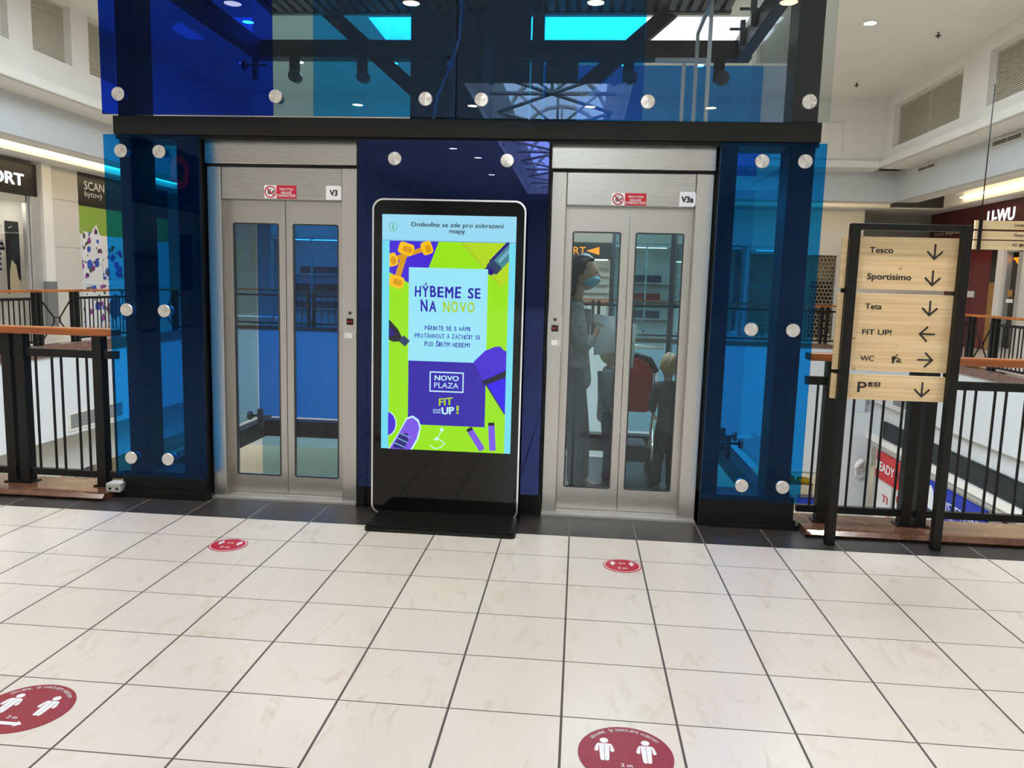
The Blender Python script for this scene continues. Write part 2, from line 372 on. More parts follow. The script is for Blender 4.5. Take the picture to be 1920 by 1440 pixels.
def dup(o, delta, parent=None, label=None, group=None):
    c = o.copy(); COL.objects.link(c); d = Vector(delta)*T
    WO[c.name] = wo(o)+d
    if parent is None: c.location = o.location+d
    else: c.parent = parent; c.location = WO[c.name]-wo(parent)
    for ch in [x for x in list(bpy.data.objects) if x.parent == o]: dup(ch, delta, c)
    if label: c['label'] = label
    if group: c['group'] = group
    return c
def B(*a, **k): return MB().box(*a, **k)

# ================================================================ STRUCTURE
XL, XR, YE = -26.0, 20.4, 49.6      # gallery edges around the void
SL, SR, SE = -33.0, 28.5, 57.5      # shop fronts
YB = -110.0                         # far end behind the camera
struct('floor', B(SL-6, SR+8, YB, 4.9, -1.2, 0), 'floor_tile')
struct('trim_1', MB().box(SL-6, SR+8, 4.9, 6.22, -1.2, 0.0), 'dark_tile')
struct('floor.001', MB().box(SL-8, XL, 6.22, SE+6, -.5, 0), 'floor_tile')
struct('floor.002', MB().box(XR+.4, SR+8, 6.22, SE+6, -.5, 0), 'floor_tile')
struct('floor.003', MB().box(XL, XR+.4, YE+.4, SE+6, -.5, 0), 'floor_tile')
struct('trim_2', MB().prism([(5.42, 0), (5.36, .05), (5.42, .11), (6.3, .11), (6.3, 0)], -26, -7.66, ax='x'), 'stone')
struct('trim_3', MB().prism([(5.52, 0), (5.46, .05), (5.52, .11), (6.4, .11), (6.4, 0)], 3.62, 20.4, ax='x'), 'stone')
# slab edges around the void: stone nosing and white fascia
struct('trim_4', MB().box(XL-.6, XL+.12, 6.3, YE, -.5, .06), 'stone')
struct('trim_5', MB().box(XR-.12, XR+.6, 6.4, YE, -.35, .06), 'stone')
struct('trim_6', MB().box(XL, XR, YE-.1, YE+.6, -.2, .06), 'stone')
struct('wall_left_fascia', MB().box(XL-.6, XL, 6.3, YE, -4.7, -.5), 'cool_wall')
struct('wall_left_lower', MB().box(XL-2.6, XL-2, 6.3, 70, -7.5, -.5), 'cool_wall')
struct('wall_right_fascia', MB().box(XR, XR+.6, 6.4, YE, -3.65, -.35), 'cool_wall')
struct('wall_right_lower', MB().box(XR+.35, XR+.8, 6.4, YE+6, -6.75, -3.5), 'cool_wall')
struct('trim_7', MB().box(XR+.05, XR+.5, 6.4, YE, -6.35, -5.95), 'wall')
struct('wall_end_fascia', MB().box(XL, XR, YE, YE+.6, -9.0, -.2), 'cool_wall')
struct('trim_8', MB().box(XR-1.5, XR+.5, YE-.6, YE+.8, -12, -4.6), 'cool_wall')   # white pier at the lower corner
struct('wall_front_fascia', MB().box(XL, XR, 6.22, 6.6, -4, -1.2), 'wall')
struct('floor_lower', MB().box(SL-16, SR+14, 0, 75, -12.4, -12), 'lower_floor')
struct('wall_lower_left', MB().box(SL-12.6, SL-12, 0, 75, -12, -1), 'panel_wall')
struct('wall_lower_right', MB().box(SR+2, SR+2.6, 0, 75, -12, -1), 'panel_wall')
struct('wall_lower_end', MB().box(SL-12, SR+14, 66, 66.6, -12, -.5), 'panel_wall')
struct('wall_lower_front', MB().box(SL-12, SR+14, -.6, 0, -12, -1.2), 'panel_wall')
# ceiling with skylight openings
zc = 17.0
cm = MB(); xs0, xs1 = SL-6, SR+8
def slab_with_holes(mb, x0, x1, y0, y1, holes, z0, z1):
    ys = sorted(set([y0, y1]+[h[2] for h in holes]+[h[3] for h in holes]))
    for a, b in zip(ys[:-1], ys[1:]):
        hs = sorted([h for h in holes if h[2] <= a and h[3] >= b]); x = x0
        for h in hs: mb.box(x, h[0], a, b, z0, z1); x = h[1]
        mb.box(x, x1, a, b, z0, z1)
H = list(SKYLIGHTS.values())
slab_with_holes(cm, xs0, xs1, YB, 64, H, zc, zc+.5)
struct('ceiling', cm, 'ceiling')
rv = MB()
for (a, b, c, d) in H[:1]:
    rv.prism([(a, zc+.5), (a-.4, zc+.5), (a+1.0, zc+3), (a+1.4, zc+3)], c, d).prism([(b, zc+.5), (b+.4, zc+.5), (b-1.0, zc+3), (b-1.4, zc+3)], c, d); rv.box(a-.4, b+.4, c-.4, c, zc+.5, zc+3.); rv.box(a-.4, b+.4, d, d+.4, zc+.5, zc+3.)
for (a, b, c, d) in H[1:]:
    rv.box(a-.4, a, c, d, zc+.5, zc+2.2); rv.box(b, b+.4, c, d, zc+.5, zc+2.2); rv.box(a-.4, b+.4, c-.4, c, zc+.5, zc+2.2); rv.box(a-.4, b+.4, d, d+.4, zc+.5, zc+2.2)
struct('ceiling.001', rv, 'ceiling')
# upper walls, soffits, gallery bulkheads
def profile_gallery(side):
    sg = -1 if side == 'left' else 1
    X0 = XL if side == 'left' else XR; XS = SL if side == 'left' else SR
    y0, y1 = 6.0, YE+1
    x = lambda d: X0+sg*d
    D = abs(XS-X0)
    holes = [(25.2, 28.0), (29.55, 32.4), (33.8, 36.7)] if sg < 0 else [(27.4, 36.8), (39.6, 48.9)]
    h0, h1 = (14.0, 16.85) if sg < 0 else (13.4, 16.15)
    wm = MB().box(x(0), x(.6), y0, y1, 12.3, h0).box(x(0), x(.6), y0, y1, h1, zc); yy0 = y0
    for a, b in holes: wm.box(x(0), x(.6), yy0, a, h0, h1); yy0 = b
    wm.box(x(0), x(.6), yy0, y1, h0, h1)
    struct('wall_'+side, wm, 'wall')
    struct('trim_9' if sg < 0 else 'trim_10', MB().box(x(-.25), x(.1), y0, y1, 12.3, 12.75), 'wall')
    struct('ceiling_%s_soffit' % side, MB().box(x(.02), x(1.8), y0, y1, 12.28, 12.5), 'wall')
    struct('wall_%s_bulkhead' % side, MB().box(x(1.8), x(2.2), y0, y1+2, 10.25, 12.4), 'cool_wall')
    c = MB().box(x(2.2), x(3.4), y0, y1+2, 10.25, 10.5).box(x(3.2), x(3.4), y0, y1+2, 10.5, 11.6).box(x(3.2), x(D-1.3), y0, y1+5, 11.6, 11.8)
    c.box(x(D-1.5), x(D-1.3), y0, y1+5, 10.25, 11.6).box(x(D-1.3), x(D+.3), y0, y1+6, 10.2, 10.3)
    struct('ceiling_%s_gallery' % side, c, 'wall')
    cv = MB().box(x(3.45), x(3.7), y0, y1+2, 10.62, 10.7)
    obj('cove_light', cv, 'cove', label='warm hidden light strip in the %s gallery ceiling tray' % side, cat='light')
    cv = MB().box(x(D-1.75), x(D-1.55), y0, y1+2, 10.62, 10.7)
    obj('cove_light', cv, 'cove', label='warm light strip along the shop side of the %s ceiling tray' % side, cat='light')
profile_gallery('left'); profile_gallery('right')
struct('wall_end', MB().box(XL, XR, YE+.9, YE+1.5, 12.3, zc), 'wall')
struct('trim_11', MB().box(12.5, 17.6, YE+.82, YE+.95, 12.9, 15.3).box(XL, XR, YE+.65, YE+.95, 12.3, 12.75), 'wall')
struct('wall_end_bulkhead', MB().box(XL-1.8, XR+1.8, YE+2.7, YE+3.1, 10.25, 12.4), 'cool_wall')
struct('ceiling_end_soffit', MB().box(XL, XR, YE+.92, YE+2.7, 12.28, 12.5), 'wall')
c = MB().box(XL-2, XR+2, YE+3.1, YE+4.2, 10.25, 10.5).box(XL-2, XR+2, YE+4.0, YE+4.2, 10.5, 11.6).box(XL-3, XR+3, YE+4, SE-1, 11.6, 11.8).box(XL-3, XR+3, SE-1.2, SE-1., 10.25, 11.6).box(XL-3, XR+8, SE-1.0, SE+4, 10.2, 10.3)
struct('ceiling_end_gallery', c, 'wall')
obj('cove_light', MB().box(XL-2, XR+2, YE+4.25, YE+4.5, 10.62, 10.7), 'cove', label='warm hidden light strip in the end gallery ceiling tray', cat='light')
# shop front walls (solid shells behind the displays)
struct('wall_left_shops', MB().box(SL-6.4, SL-6, YB, 64, 0, zc), 'panel_wall')
struct('wall_right_shops', MB().box(SR+7.6, SR+8, YB, 64, 0, zc), 'panel_wall')
struct('wall_end_shops', MB().box(SL-6, SR+8, 63.6, 64, 0, zc), 'panel_wall')
struct('wall_back', MB().box(SL-6, SR+8, YB-.4, YB, 0, zc), 'panel_wall')
struct('wall_left_back', MB().box(XL-.6, XL, YB, 4.9, 8.2, zc).box(XL-.6, XL, YB, -38, 0, 8.2).box(XL-.6, XL, -26, -2, 0, 8.2), 'wall')
struct('wall_right_back', MB().box(XR, XR+.6, YB, 4.9, 0, zc), 'wall')

# ================================================================ LIFT SHAFT
fr = thing('lift_shaft_frame', 'black steel frame that carries the blue glass of the two lifts', 'steel frame', (-2.0, 8.5, -12))
YB2 = 11.0
for X0, X1 in ((-7.42, -7.13), (3.05, 3.42)): obj('column', B(X0, X1, 5.82, 6.35, -12, 10.6), 'black', fr)
for X0, X1 in ((-6.48, -6.09), (-3.54, -3.40), (-.62, -.49), (2.03, 2.30)):
    obj('mullion', B(X0, X1, 5.84, 6.4, 0, 5.93), 'black', fr)
obj('beam', MB().box(-7.45, 3.46, 5.72, 6.4, 5.92, 6.2).box(-7.45, 3.46, 5.78, 6.4, 5.86, 5.94), 'black', fr, label='black front beam between the upper and lower glass')
for z0, z1 in ((.05, .42), (8.52, 8.88)):
    obj('beam', B(-7.4, 3.4, 10.85, 11.2, z0, z1), 'black', fr)
    for X0, X1 in ((-7.4, -7.15), (3.1, 3.35)): obj('beam', B(X0, X1, 6.35, 10.85, z0, z1), 'black', fr)
obj('brace', MB().bar((-6.1, 11.05, 9.85), (-3.65, 11.05, 7.78), .3, .3), 'black', fr)
obj('brace', MB().bar((1.75, 11.05, 9.55), (-.2, 11.05, 7.85), .3, .3), 'black', fr)
obj('hoist_cover', MB().box(-3.85, -1.25, 11.0, 11.25, -1, 9.6).box(-1.2, -.95, 10.9, 11.2, 6, 9.6).box(-.9, -.2, 11.05, 11.25, 7.2, 8.5).box(-3.3, -3.1, 10.7, 10.9, 6, 9.6, 0).box(-2.2, -2.0, 10.6, 10.8, 6, 9.6, 1).box(-2.9, -2.78, 10.6, 10.7, 6, 9.6, 1), ['dark_back', 'dark_steel'], fr)
for X in (-6.35, -4.85, .85, 2.72):
    bk = obj('glass_bracket', MB().box(X-.11, X+.11, 10.7, 10.78, 8.0, 8.55), 'black', fr)
    obj('bracket_disc', MB().cyl((X+.06, 10.5, 8.05), (X+.06, 10.72, 8.05), .13, n=20), 'dark_steel', bk)
for (X, Y, z, d) in ((-7.05, 10.3, .62, 1), (-7.05, 10.3, 8.2, 1), (3.05, 9.6, .75, -1), (3.05, 9.0, .72, -1), (3.05, 9.2, 8.95, -1), (3.05, 10.2, 8.9, -1), (-7.05, 8.2, 8.95, 1)):
    m_ = MB().box(X-.05, X+.05, Y-.06, Y+.06, z-.3, z+.16).cyl((X-.25, Y, z), (X+.25, Y, z), .03, n=8).cyl((X-.28*d, Y, z), (X-.22*d, Y, z), .1, n=16)
    obj('glass_bracket', m_, 'dark_steel', fr)
gr = MB()
for i in range(44): gr.box(-6.9+i*.224, -6.9+i*.224+.13, 6.4, 10.8, 9.40, 9.46)
gr.box(-6.9, 2.9, 6.4, 10.8, 9.5, 9.56).box(-6.9, 2.9, 10.7, 10.85, 9.38, 9.56)
obj('grating_ceiling', gr, 'dark_steel', fr)
obj('plinth', MB().box(-7.52, -6.1, 5.74, 6.4, 0, .44).box(-7.6, -6.05, 5.68, 6.0, .0, .09).box(-7.56, -6.08, 5.7, 5.9, .09, .16), 'black', fr)
obj('plinth', MB().box(2.03, 3.5, 5.80, 6.3, 0, .52).box(2.2, 3.58, 5.76, 6.0, .0, .09).box(2.24, 3.54, 5.79, 5.95, .09, .16), 'black', fr)
obj('plinth', B(-3.4, -.62, 5.9, 6.2, 0, .4), 'black', fr)
obj('backing_panel', B(-3.41, -.61, 6.05, 6.15, .4, 5.86), 'dark_back', fr)

def bolt(parent, x, z, y, back):
    """round turned cap in front of the glass, rod and inner washer behind it"""
    h = MB(); n = 48; prof = [(.003, -.037), (.05, -.0365), (.098, -.035), (.106, -.026), (.107, 0)]
    vs = []; fs = []
    for r, dy in prof:
        for i in range(n):
            a = 2*PI*i/n; vs.append((x+r*math.cos(a), y+dy, z+r*math.sin(a)))
    for k in range(len(prof)-1):
        for i in range(n): fs.append((k*n+i, k*n+(i+1) % n, (k+1)*n+(i+1) % n, (k+1)*n+i))
    h.add(vs, fs, 0, False)
    b = obj('standoff_bolt', h, 'bolt_head', parent)
    obj('rod', MB().cyl((x, y+.03, z), (x, back, z), .032, n=10).cyl((x, y+.03, z), (x, y+.06, z), .085, n=20).cyl((x, back-.05, z), (x, back, z), .075, n=16), 'silver', b)
GY = 5.65
def pane(name, label, x0, x1, z0, z1, mat, bolts=(), y=GY, back=5.83, group=None):
    t = thing(name, label, 'glass panel', ((x0+x1)/2, y, z0), group)
    secs = mat if isinstance(mat, list) else [(x0, x1, mat)]
    for a, b, mt in secs: obj('pane', B(a, b, y, y+.03, z0, z1), mt, t)
    for bx, bz in bolts: bolt(t, bx, bz, y, back)
    return t
pane('glass_panel', 'tall blue glass panel with six round bolts left of the V3 lift doors', -7.58, -6.02, .38, 5.90, 'glass_front', [(-7.285, 5.646), (-6.655, 5.64), (-7.285, 3.144), (-6.648, 3.146), (-7.297, .695), (-6.66, .698)])
pane('glass_panel', 'tall blue glass panel with six round bolts beside the wooden direction sign', 2.02, 3.54, .48, 5.89, 'glass_front', [(2.62, 5.623), (3.236, 5.63), (2.622, 3.149), (3.24, 3.153), (2.637, .72), (3.258, .726)])
pane('glass_panel', 'navy glass panel behind the information screen between the two lifts', -3.46, -.52, .40, 5.87, 'glass_navy', [(-2.886, 5.585), (-1.154, 5.58)], back=5.95)
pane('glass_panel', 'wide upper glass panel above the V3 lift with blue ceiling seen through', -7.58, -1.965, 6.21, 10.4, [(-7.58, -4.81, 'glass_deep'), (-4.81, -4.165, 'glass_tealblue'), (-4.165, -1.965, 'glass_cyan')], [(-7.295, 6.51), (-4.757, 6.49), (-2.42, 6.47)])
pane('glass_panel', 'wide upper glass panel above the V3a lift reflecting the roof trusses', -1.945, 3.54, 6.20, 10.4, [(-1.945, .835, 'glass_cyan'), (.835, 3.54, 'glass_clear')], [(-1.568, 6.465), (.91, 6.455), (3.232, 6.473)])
# panes further back, and the sides of the shaft
pane('glass_panel', 'large blue rear glass of the V3 lift shaft', -7.46, -3.9, .45, 5.9, 'glass_blue', y=11.2)
pane('glass_panel', 'teal rear glass behind the right half of the V3a lift', .78, 3.75, .45, 5.9, 'glass_tealblue', y=11.32)
pane('glass_panel', 'wide blue rear glass below the high back beam on the right', -.95, 3.75, 6.2, 8.5, 'glass_azure', y=11.32)
pane('glass_panel', 'pale teal rear glass below floor level seen through the V3 lift doors', -7.4, -3.9, -9, .04, 'glass_tealblue', y=11.2)
def sidepane(label, x, z0, z1, mat, y0=6.48, y1=11.19):
    t = thing('glass_panel', label, 'glass panel', (x, (y0+y1)/2, z0)); obj('pane', B(x, x+.03, y0, y1, z0, z1), mat, t); return t
sidepane('pale glass on the left side of the shaft above the beam', -7.5, 6.25, 10.4, 'glass_clear')
sidepane('pale glass on the left side of the shaft beside the V3 lift', -7.5, .45, 5.9, 'glass_tealblue')
sidepane('nearly clear glass on the right side of the shaft at the top', 3.48, 6.25, 10.4, 'glass_clear')
sidepane('pale glass on the right side of the shaft below the beam', 3.48, .45, 5.9, 'glass_shop')

# lift entrances
def entrance(label, jl0, jl1, jr0, jr1, mid, wins, wz0, wz1, panelx, pane_mat, group='lift doors'):
    t = thing('lift_entrance', label, 'lift door', ((jl0+jr1)/2, 6.1, 0), group)
    obj('jamb', MB().box(jl0, jl1, 5.97, 6.32, .03, 5.475), 'steel', t, bevel=.01)
    obj('jamb', MB().box(jr0, jr1, 5.97, 6.32, .03, 5.475), 'steel', t, bevel=.01)
    obj('transom', B(jl1+.005, jr0-.005, 5.985, 6.32, 4.98, 5.475), 'steel_h', t, bevel=.008)
    obj('header', MB().box(jl0-.02, jr1+.01, 5.93, 6.32, 5.52, 5.87), 'steel_h', t, bevel=.012)
    obj('shadow_gap', B(jl0, jr1, 6.02, 6.3, 5.475, 5.52), 'rubber', t)
    obj('sill', MB().box(jl0, jr1, 5.9, 6.45, 0, .035).box(jl0, jr1, 6.17, 6.3, .035, .045), 'alu', t)
    for i, (x0, x1) in enumerate(((jl1-.02, mid-.006), (mid+.006, jr0+.02))):
        a, b = wins[i]; y0, y1 = 6.2, 6.28
        l = MB().box(x0, a, y0, y1, .05, 4.975).box(b, x1, y0, y1, .05, 4.975).box(a, b, y0, y1, .05, wz0).box(a, b, y0, y1, wz1, 4.975)
        o = obj('door_leaf', l, 'steel_leaf', t)
        obj('window_pane', B(a, b, y0+.02, y0+.05, wz0, wz1), pane_mat, o)
        obj('window_trim', MB().box(a-.012, a+.012, y0-.004, y0, wz0, wz1).box(b-.012, b+.012, y0-.004, y0, wz0, wz1).box(a+.012, b-.012, y0-.004, y0, wz0-.012, wz0+.012).box(a+.012, b-.012, y0-.004, y0, wz1-.012, wz1+.012), 'dark_steel', o)
    p0, p1 = panelx
    cp = obj('call_panel', MB().rbox(p0, p1, 5.945, 5.97, 2.69, 3.265, .01), 'steel', t, bevel=.004)
    pc = (p0+p1)/2
    obj('floor_display', MB().rbox(pc-.055, pc+.055, 5.935, 5.947, 3.0, 3.105, .012), 'black_gloss', cp)
    obj('led_digits', MB().box(pc-.035, pc-.015, 5.932, 5.936, 3.04, 3.065).box(pc+.02, pc+.026, 5.932, 5.936, 3.03, 3.08).box(pc+.008, pc+.02, 5.932, 5.936, 3.05, 3.057), 'led_red', cp)
    obj('speaker', MB().cyl((pc, 5.938, 3.19), (pc, 5.947, 3.19), .028, n=16), 'dark_steel', cp)
    obj('call_button', MB().box(p0+.012, p1-.012, 5.93, 5.947, 2.775, 2.875), 'white_plastic', cp)
    obj('push_pad', MB().rbox(pc-.045, pc+.045, 5.918, 5.932, 2.785, 2.865, .01), 'silver', cp)
    return t
entrance('stainless steel lift entrance with half glazed doors, left of the information screen', -6.05, -5.82, -3.82, -3.57, -4.835, ((-5.722, -4.962), (-4.707, -3.955)), .365, 4.60, (-3.786, -3.57), 'glass_shop')
entrance('stainless steel lift entrance with people behind the door glass, right of the information screen', -.475, -.245, 1.735, 2.0, .762, ((-.12, .627), (.873, 1.612)), .425, 4.58, (-.467, -.245), 'glass_teal')
# stickers on the transoms
def warning(x0, x1, z0, z1, label):
    t = thing('warning_sticker', label, 'sticker', ((x0+x1)/2, 5.98, z0), 'red and white warning stickers on the lifts')
    wd = x1-x0; h = z1-z0; mid = x0+wd*.385; y = 5.98
    obj('pictogram_plate', B(x0, mid, y-.003, y+.004, z0, z1), 'sticker_white', t)
    c = ((x0+mid)/2, (z0+z1)/2); pg = MB().torus((c[0], y-.005, c[1]), h*.42, h*.045, 'y')
    pg.bar((c[0]-h*.3, y-.005, c[1]+h*.3), (c[0]+h*.3, y-.005, c[1]-h*.3), h*.08, .012, 0, (0, 1, 0))
    obj('prohibition_ring', pg, 'sign_red', t)
    k = MB()
    for dx in (-.16, -.02): k.box(c[0]+dx*h-h*.05, c[0]+dx*h+h*.05, y-.0045, y-.003, c[1]-h*.2, c[1]+h*.1).prism(circ(c[0]+dx*h, c[1]+h*.17, h*.05, n=10), y-.0045, y-.003)
    k.bar((c[0]+h*.12, y-.004, c[1]-h*.15), (c[0]+h*.3, y-.004, c[1]+h*.1), h*.07, .003, 0, (0, 1, 0)).bar((c[0]+h*.14, y-.004, c[1]+h*.08), (c[0]+h*.28, y-.004, c[1]-h*.05), h*.06, .003, 0, (0, 1, 0))
    obj('figures', k, 'ink', t)
    obj('text_plate', B(mid, x1, y-.003, y+.004, z0, z1), 'sign_red', t)
    tx = MB(); tw = x1-mid
    for s, zz, f in (('TENTO VÝTAH', .62, .72), ('NESLOUŽÍ', .36, .52), ('K EVAKUACI OSOB', .12, .92)):
        text(tx, s, (mid+tw*(1-f)/2, y-.005, z0+h*zz), (1, 0, 0), (0, 0, 1), tw*f, h*.22, .012)
    obj('lettering', tx, 'sticker_white', t)
warning(-5.098, -4.572, 4.99, 5.196, 'warning sticker above the doors of lift V3')
warning(.45, .985, 4.985, 5.172, 'warning sticker above the doors of lift V3a')
def plate(x0, x1, z0, z1, s, cut, label):
    t = thing('number_plate', label, 'sticker', ((x0+x1)/2, 5.98, z0))
    pts = [(x0, z0), (x1, z0), (x1, z1-.02), (x1-.03, z1), (x0, z1)] if cut else [(x0, z0), (x1-.03, z0), (x1, z0+.03), (x1, z1-.02), (x1-.02, z1), (x0+.01, z1)]
    obj('plate', MB().prism(pts, 5.975, 5.985), 'sticker_white', t)
    text_w = .13 if s == 'V3' else .19
    obj('lettering', text(MB(), s, ((x0+x1)/2-text_w/2, 5.973, z0+.06), (1, 0, 0), (0, 0, 1), text_w, .095, .045), 'ink', t)
plate(-4.08, -3.83, 4.985, 5.205, 'V3', True, 'white square sticker reading V3 above the left lift')
plate(1.484, 1.735, 4.985, 5.205, 'V3a', False, 'white square sticker reading V3a above the right lift')

# right lift cabin, with its posts, glass and lamp
cb = thing('lift_cabin', 'glazed lift cabin standing behind the V3a doors with people inside', 'lift cabin', (.75, 8.5, 0))
obj('cabin_floor', B(-.45, 1.98, 6.42, 10.3, -.3, .03), 'dark_steel', cb)
obj('cabin_roof', B(-.45, 1.98, 6.42, 10.3, 5.5, 5.75), 'alu', cb)
for X in (-.42, 1.88):
    for Y in (6.5, 10.2): obj('post', B(X, X+.08, Y, Y+.08, .03, 5.5), 'dark_steel', cb)
obj('post', B(.66, .73, 10.2, 10.28, .03, 5.5), 'dark_steel', cb)
obj('rear_glass', B(-.34, 1.88, 10.22, 10.25, .1, 5.5), 'glass_shop', cb)
obj('side_glass', B(-.42, -.40, 6.6, 10.2, .1, 5.5), 'glass_shop', cb); obj('side_glass', B(1.94, 1.96, 6.6, 10.2, .1, 5.5), 'glass_shop', cb)
obj('handrail', MB().tube([(-.3, 10.0, 2.5), (1.8, 10.0, 2.5)], .05), 'silver', cb)
obj('ceiling_lamp', MB().box(.0, 1.5, 7.2, 9.4, 5.44, 5.5), 'cabin_lamp', cb)
g2 = MB()
for a, b in (((2.25, 9, 5.75), (2.25, 9, 9.05)), ((2.25, 9, 9.05), (2.25, 10.75, 9.0)), ((2.25, 10.75, 5.75), (2.25, 10.75, 9.0))): g2.bar(a, b, .07)
g2.bar((2.0, 10.75, 5.75), (2.0, 10.75, 8.4), .07).bar((1.4, 10.75, 8.45), (2.5, 10.75, 8.45), .08)
obj('roof_guard', g2, 'alu', cb)
hc = MB().tube([(-2.27, 8.2, 9.37), (-2.3, 8.2, 8.6), (-2.33, 8.2, 8.1), (-2.5, 8.2, 7.6), (-2.72, 8.2, 7.1), (-2.8, 8.2, 6.6)], .028, 8)
ca = obj('hanging_cable', hc, 'cable', label='blue grey cable hanging inside the shaft behind the upper glass', cat='cable')
obj('cable_clip', MB().box(-2.54, -2.44, 8.14, 8.26, 7.6, 7.72).box(-2.35, -2.27, 8.14, 8.26, 8.72, 8.8), 'cable', ca)

# ================================================================ INFORMATION KIOSK
ks = thing('information_kiosk', 'tall black touch screen kiosk with a silver rim between the two lifts', 'information screen', (-2.0, 5.3, 0))
obj('base_plate', MB().prism(rrect(-3.07, -.80, 4.62, 5.86, .07), .0, .055, ax='z').prism(rrect(-3.04, -.83, 4.66, 5.84, .06), .055, .085, ax='z'), 'black', ks)
obj('cabinet', MB().prism(rrect(-3.17, -.835, .03, 4.96, .16, 8), 5.47, 5.6), 'black', ks)
ring = MB(); po = rrect(-3.18, -.825, .02, 4.97, .17, 8); pi_ = rrect(-3.155, -.85, .045, 4.945, .15, 8); n = len(po)
vs = [(x, 5.44, z) for x, z in po]+[(x, 5.44, z) for x, z in pi_]+[(x, 5.48, z) for x, z in po]+[(x, 5.48, z) for x, z in pi_]
fs = []
for i in range(n):
    j = (i+1) % n; fs += [(i, j, n+j, n+i), (2*n+i, i+0, j, 2*n+j)[::-1], (n+i, n+j, 3*n+j, 3*n+i), (2*n+i, 3*n+i, 3*n+j, 2*n+j)]
ring.add(vs, fs); obj('rim', ring, 'silver', ks)
obj('front_glass', MB().prism(pi_, 5.452, 5.47), 'black_gloss', ks)
_sy = [5.4515]
def sy(step=.0006): _sy[0] -= step; return _sy[0]
def spoly(pts, mb=None, y=None):
    mb = mb or MB(); y = sy() if y is None else y
    mb.add([(x, y, z) for x, z in pts], [tuple(reversed(range(len(pts)))) if area(pts) > 0 else tuple(range(len(pts)))]); return mb
def area(p): return sum(p[i][0]*p[(i+1) % len(p)][1]-p[(i+1) % len(p)][0]*p[i][1] for i in range(len(p)))
screen = obj('screen', spoly([(-3.027, 1.097), (-.969, 1.097), (-.969, 4.735), (-3.027, 4.735)]), 'screen_cyan', ks, label='lit display with a lime and violet fitness poster')
def spart(name, pts, mat): return obj(name, spoly(pts), 'screen_'+mat, screen)
def R(x0, x1, z0, z1): return [(x0, z0), (x1, z0), (x1, z1), (x0, z1)]
def clip(p, x0=-2.91, x1=-1.068, z0=1.097, z1=4.352):
    """clip polygon to the poster rectangle"""
    def cut(ps, f, inter):
        out = []
        for i in range(len(ps)):
            a, b = ps[i-1], ps[i]
            if f(b):
                if not f(a): out.append(inter(a, b))
                out.append(b)
            elif f(a): out.append(inter(a, b))
        return out
    ix = lambda v: (lambda a, b: (v, a[1]+(b[1]-a[1])*(v-a[0])/(b[0]-a[0])))
    iz = lambda v: (lambda a, b: (a[0]+(b[0]-a[0])*(v-a[1])/(b[1]-a[1]), v))
    p = cut(p, lambda q: q[0] >= x0-1e-9, ix(x0)); p = cut(p, lambda q: q[0] <= x1+1e-9, ix(x1))
    p = cut(p, lambda q: q[1] >= z0-1e-9, iz(z0)); return cut(p, lambda q: q[1] <= z1+1e-9, iz(z1))
def rot_rect(cx, cz, w_, h_, deg, r=0):
    a = math.radians(deg); base = rrect(-w_/2, w_/2, -h_/2, h_/2, r) if r else [(-w_/2, -h_/2), (w_/2, -h_/2), (w_/2, h_/2), (-w_/2, h_/2)]
    return [(cx+x*math.cos(a)-z*math.sin(a), cz+x*math.sin(a)+z*math.cos(a)) for x, z in base]
spart('heading_bar', R(-3.027, -.969, 4.352, 4.735), 'head')
spart('heading_shadow', R(-3.027, -.969, 4.338, 4.352), 'shade')
spart('poster', R(-2.91, -1.068, 1.097, 4.338), 'lime')
def stext(name, items, mat, warp=None):
    mb = MB(); y = sy()
    for s, x0, x1, z0, z1, b in items: text(mb, s, (x0, y, z0), (1, 0, 0), (0, 0, 1), x1-x0, z1-z0, b)
    return obj(name, mb, 'screen_'+mat, screen)
stext('heading_text', [('Dotkněte se zde pro zobrazení', -2.574, -1.161, 4.537, 4.632, .016), ('mapy', -1.988, -1.745, 4.445, 4.515, .016)], 'ink')
y_ = sy(); ic = MB()
ci = circ(-2.857, 4.55, .068, n=28); cj = circ(-2.857, 4.55, .060, n=28)
ic.add([(x, y_, z) for x, z in ci]+[(x, y_, z) for x, z in cj], [(i, 28+i, 28+(i+1) % 28, (i+1) % 28) for i in range(28)])
text(ic, 'i', (-2.869, y_, 4.515), (1, 0, 0), (0, 0, 1), .024, .072, .01)
obj('information_symbol', ic, 'screen_green', screen)
# artwork of the poster
spart('yoga_mat', clip([(-2.91, 4.338), (-2.15, 4.338), (-2.36, 3.78), (-2.60, 3.70), (-2.91, 3.86)]), 'violet')
spart('mat_shadow', clip([(-1.83, 4.338), (-1.75, 4.338), (-1.15, 3.70), (-1.19, 3.68)]), 'olive')
spart('yellow_strip', clip([(-1.75, 4.338), (-1.14, 4.338), (-1.068, 4.2), (-1.068, 3.78), (-1.17, 3.70)]), 'yell')
def dumbbell(ax, az, bx, bz, w_, hw, hl):
    d = math.degrees(math.atan2(bz-az, bx-ax))
    L_ = math.hypot(bx-ax, bz-az)
    spart('dumbbell_bar', clip(rot_rect((ax+bx)/2, (az+bz)/2, L_, w_, d)), 'amber')
    for x, z in ((ax, az), (bx, bz)):
        spart('dumbbell_head', clip(rot_rect(x, z, hl, hw, d, .05)), 'orange')
        spart('dumbbell_face', clip(rot_rect(x+.02, z-.01, hl*.5, hw*.6, d, .03)), 'amber')
dumbbell(-2.87, 4.05, -2.33, 4.24, .07, .2, .17)
dumbbell(-2.80, 3.72, -2.65, 4.22, .09, .24, .18)
spart('bottle_body', clip(rot_rect(-1.12, 4.16, .46, .20, 47)), 'teal')
spart('bottle_shine', clip(rot_rect(-1.10, 4.19, .36, .05, 47)), 'shade')
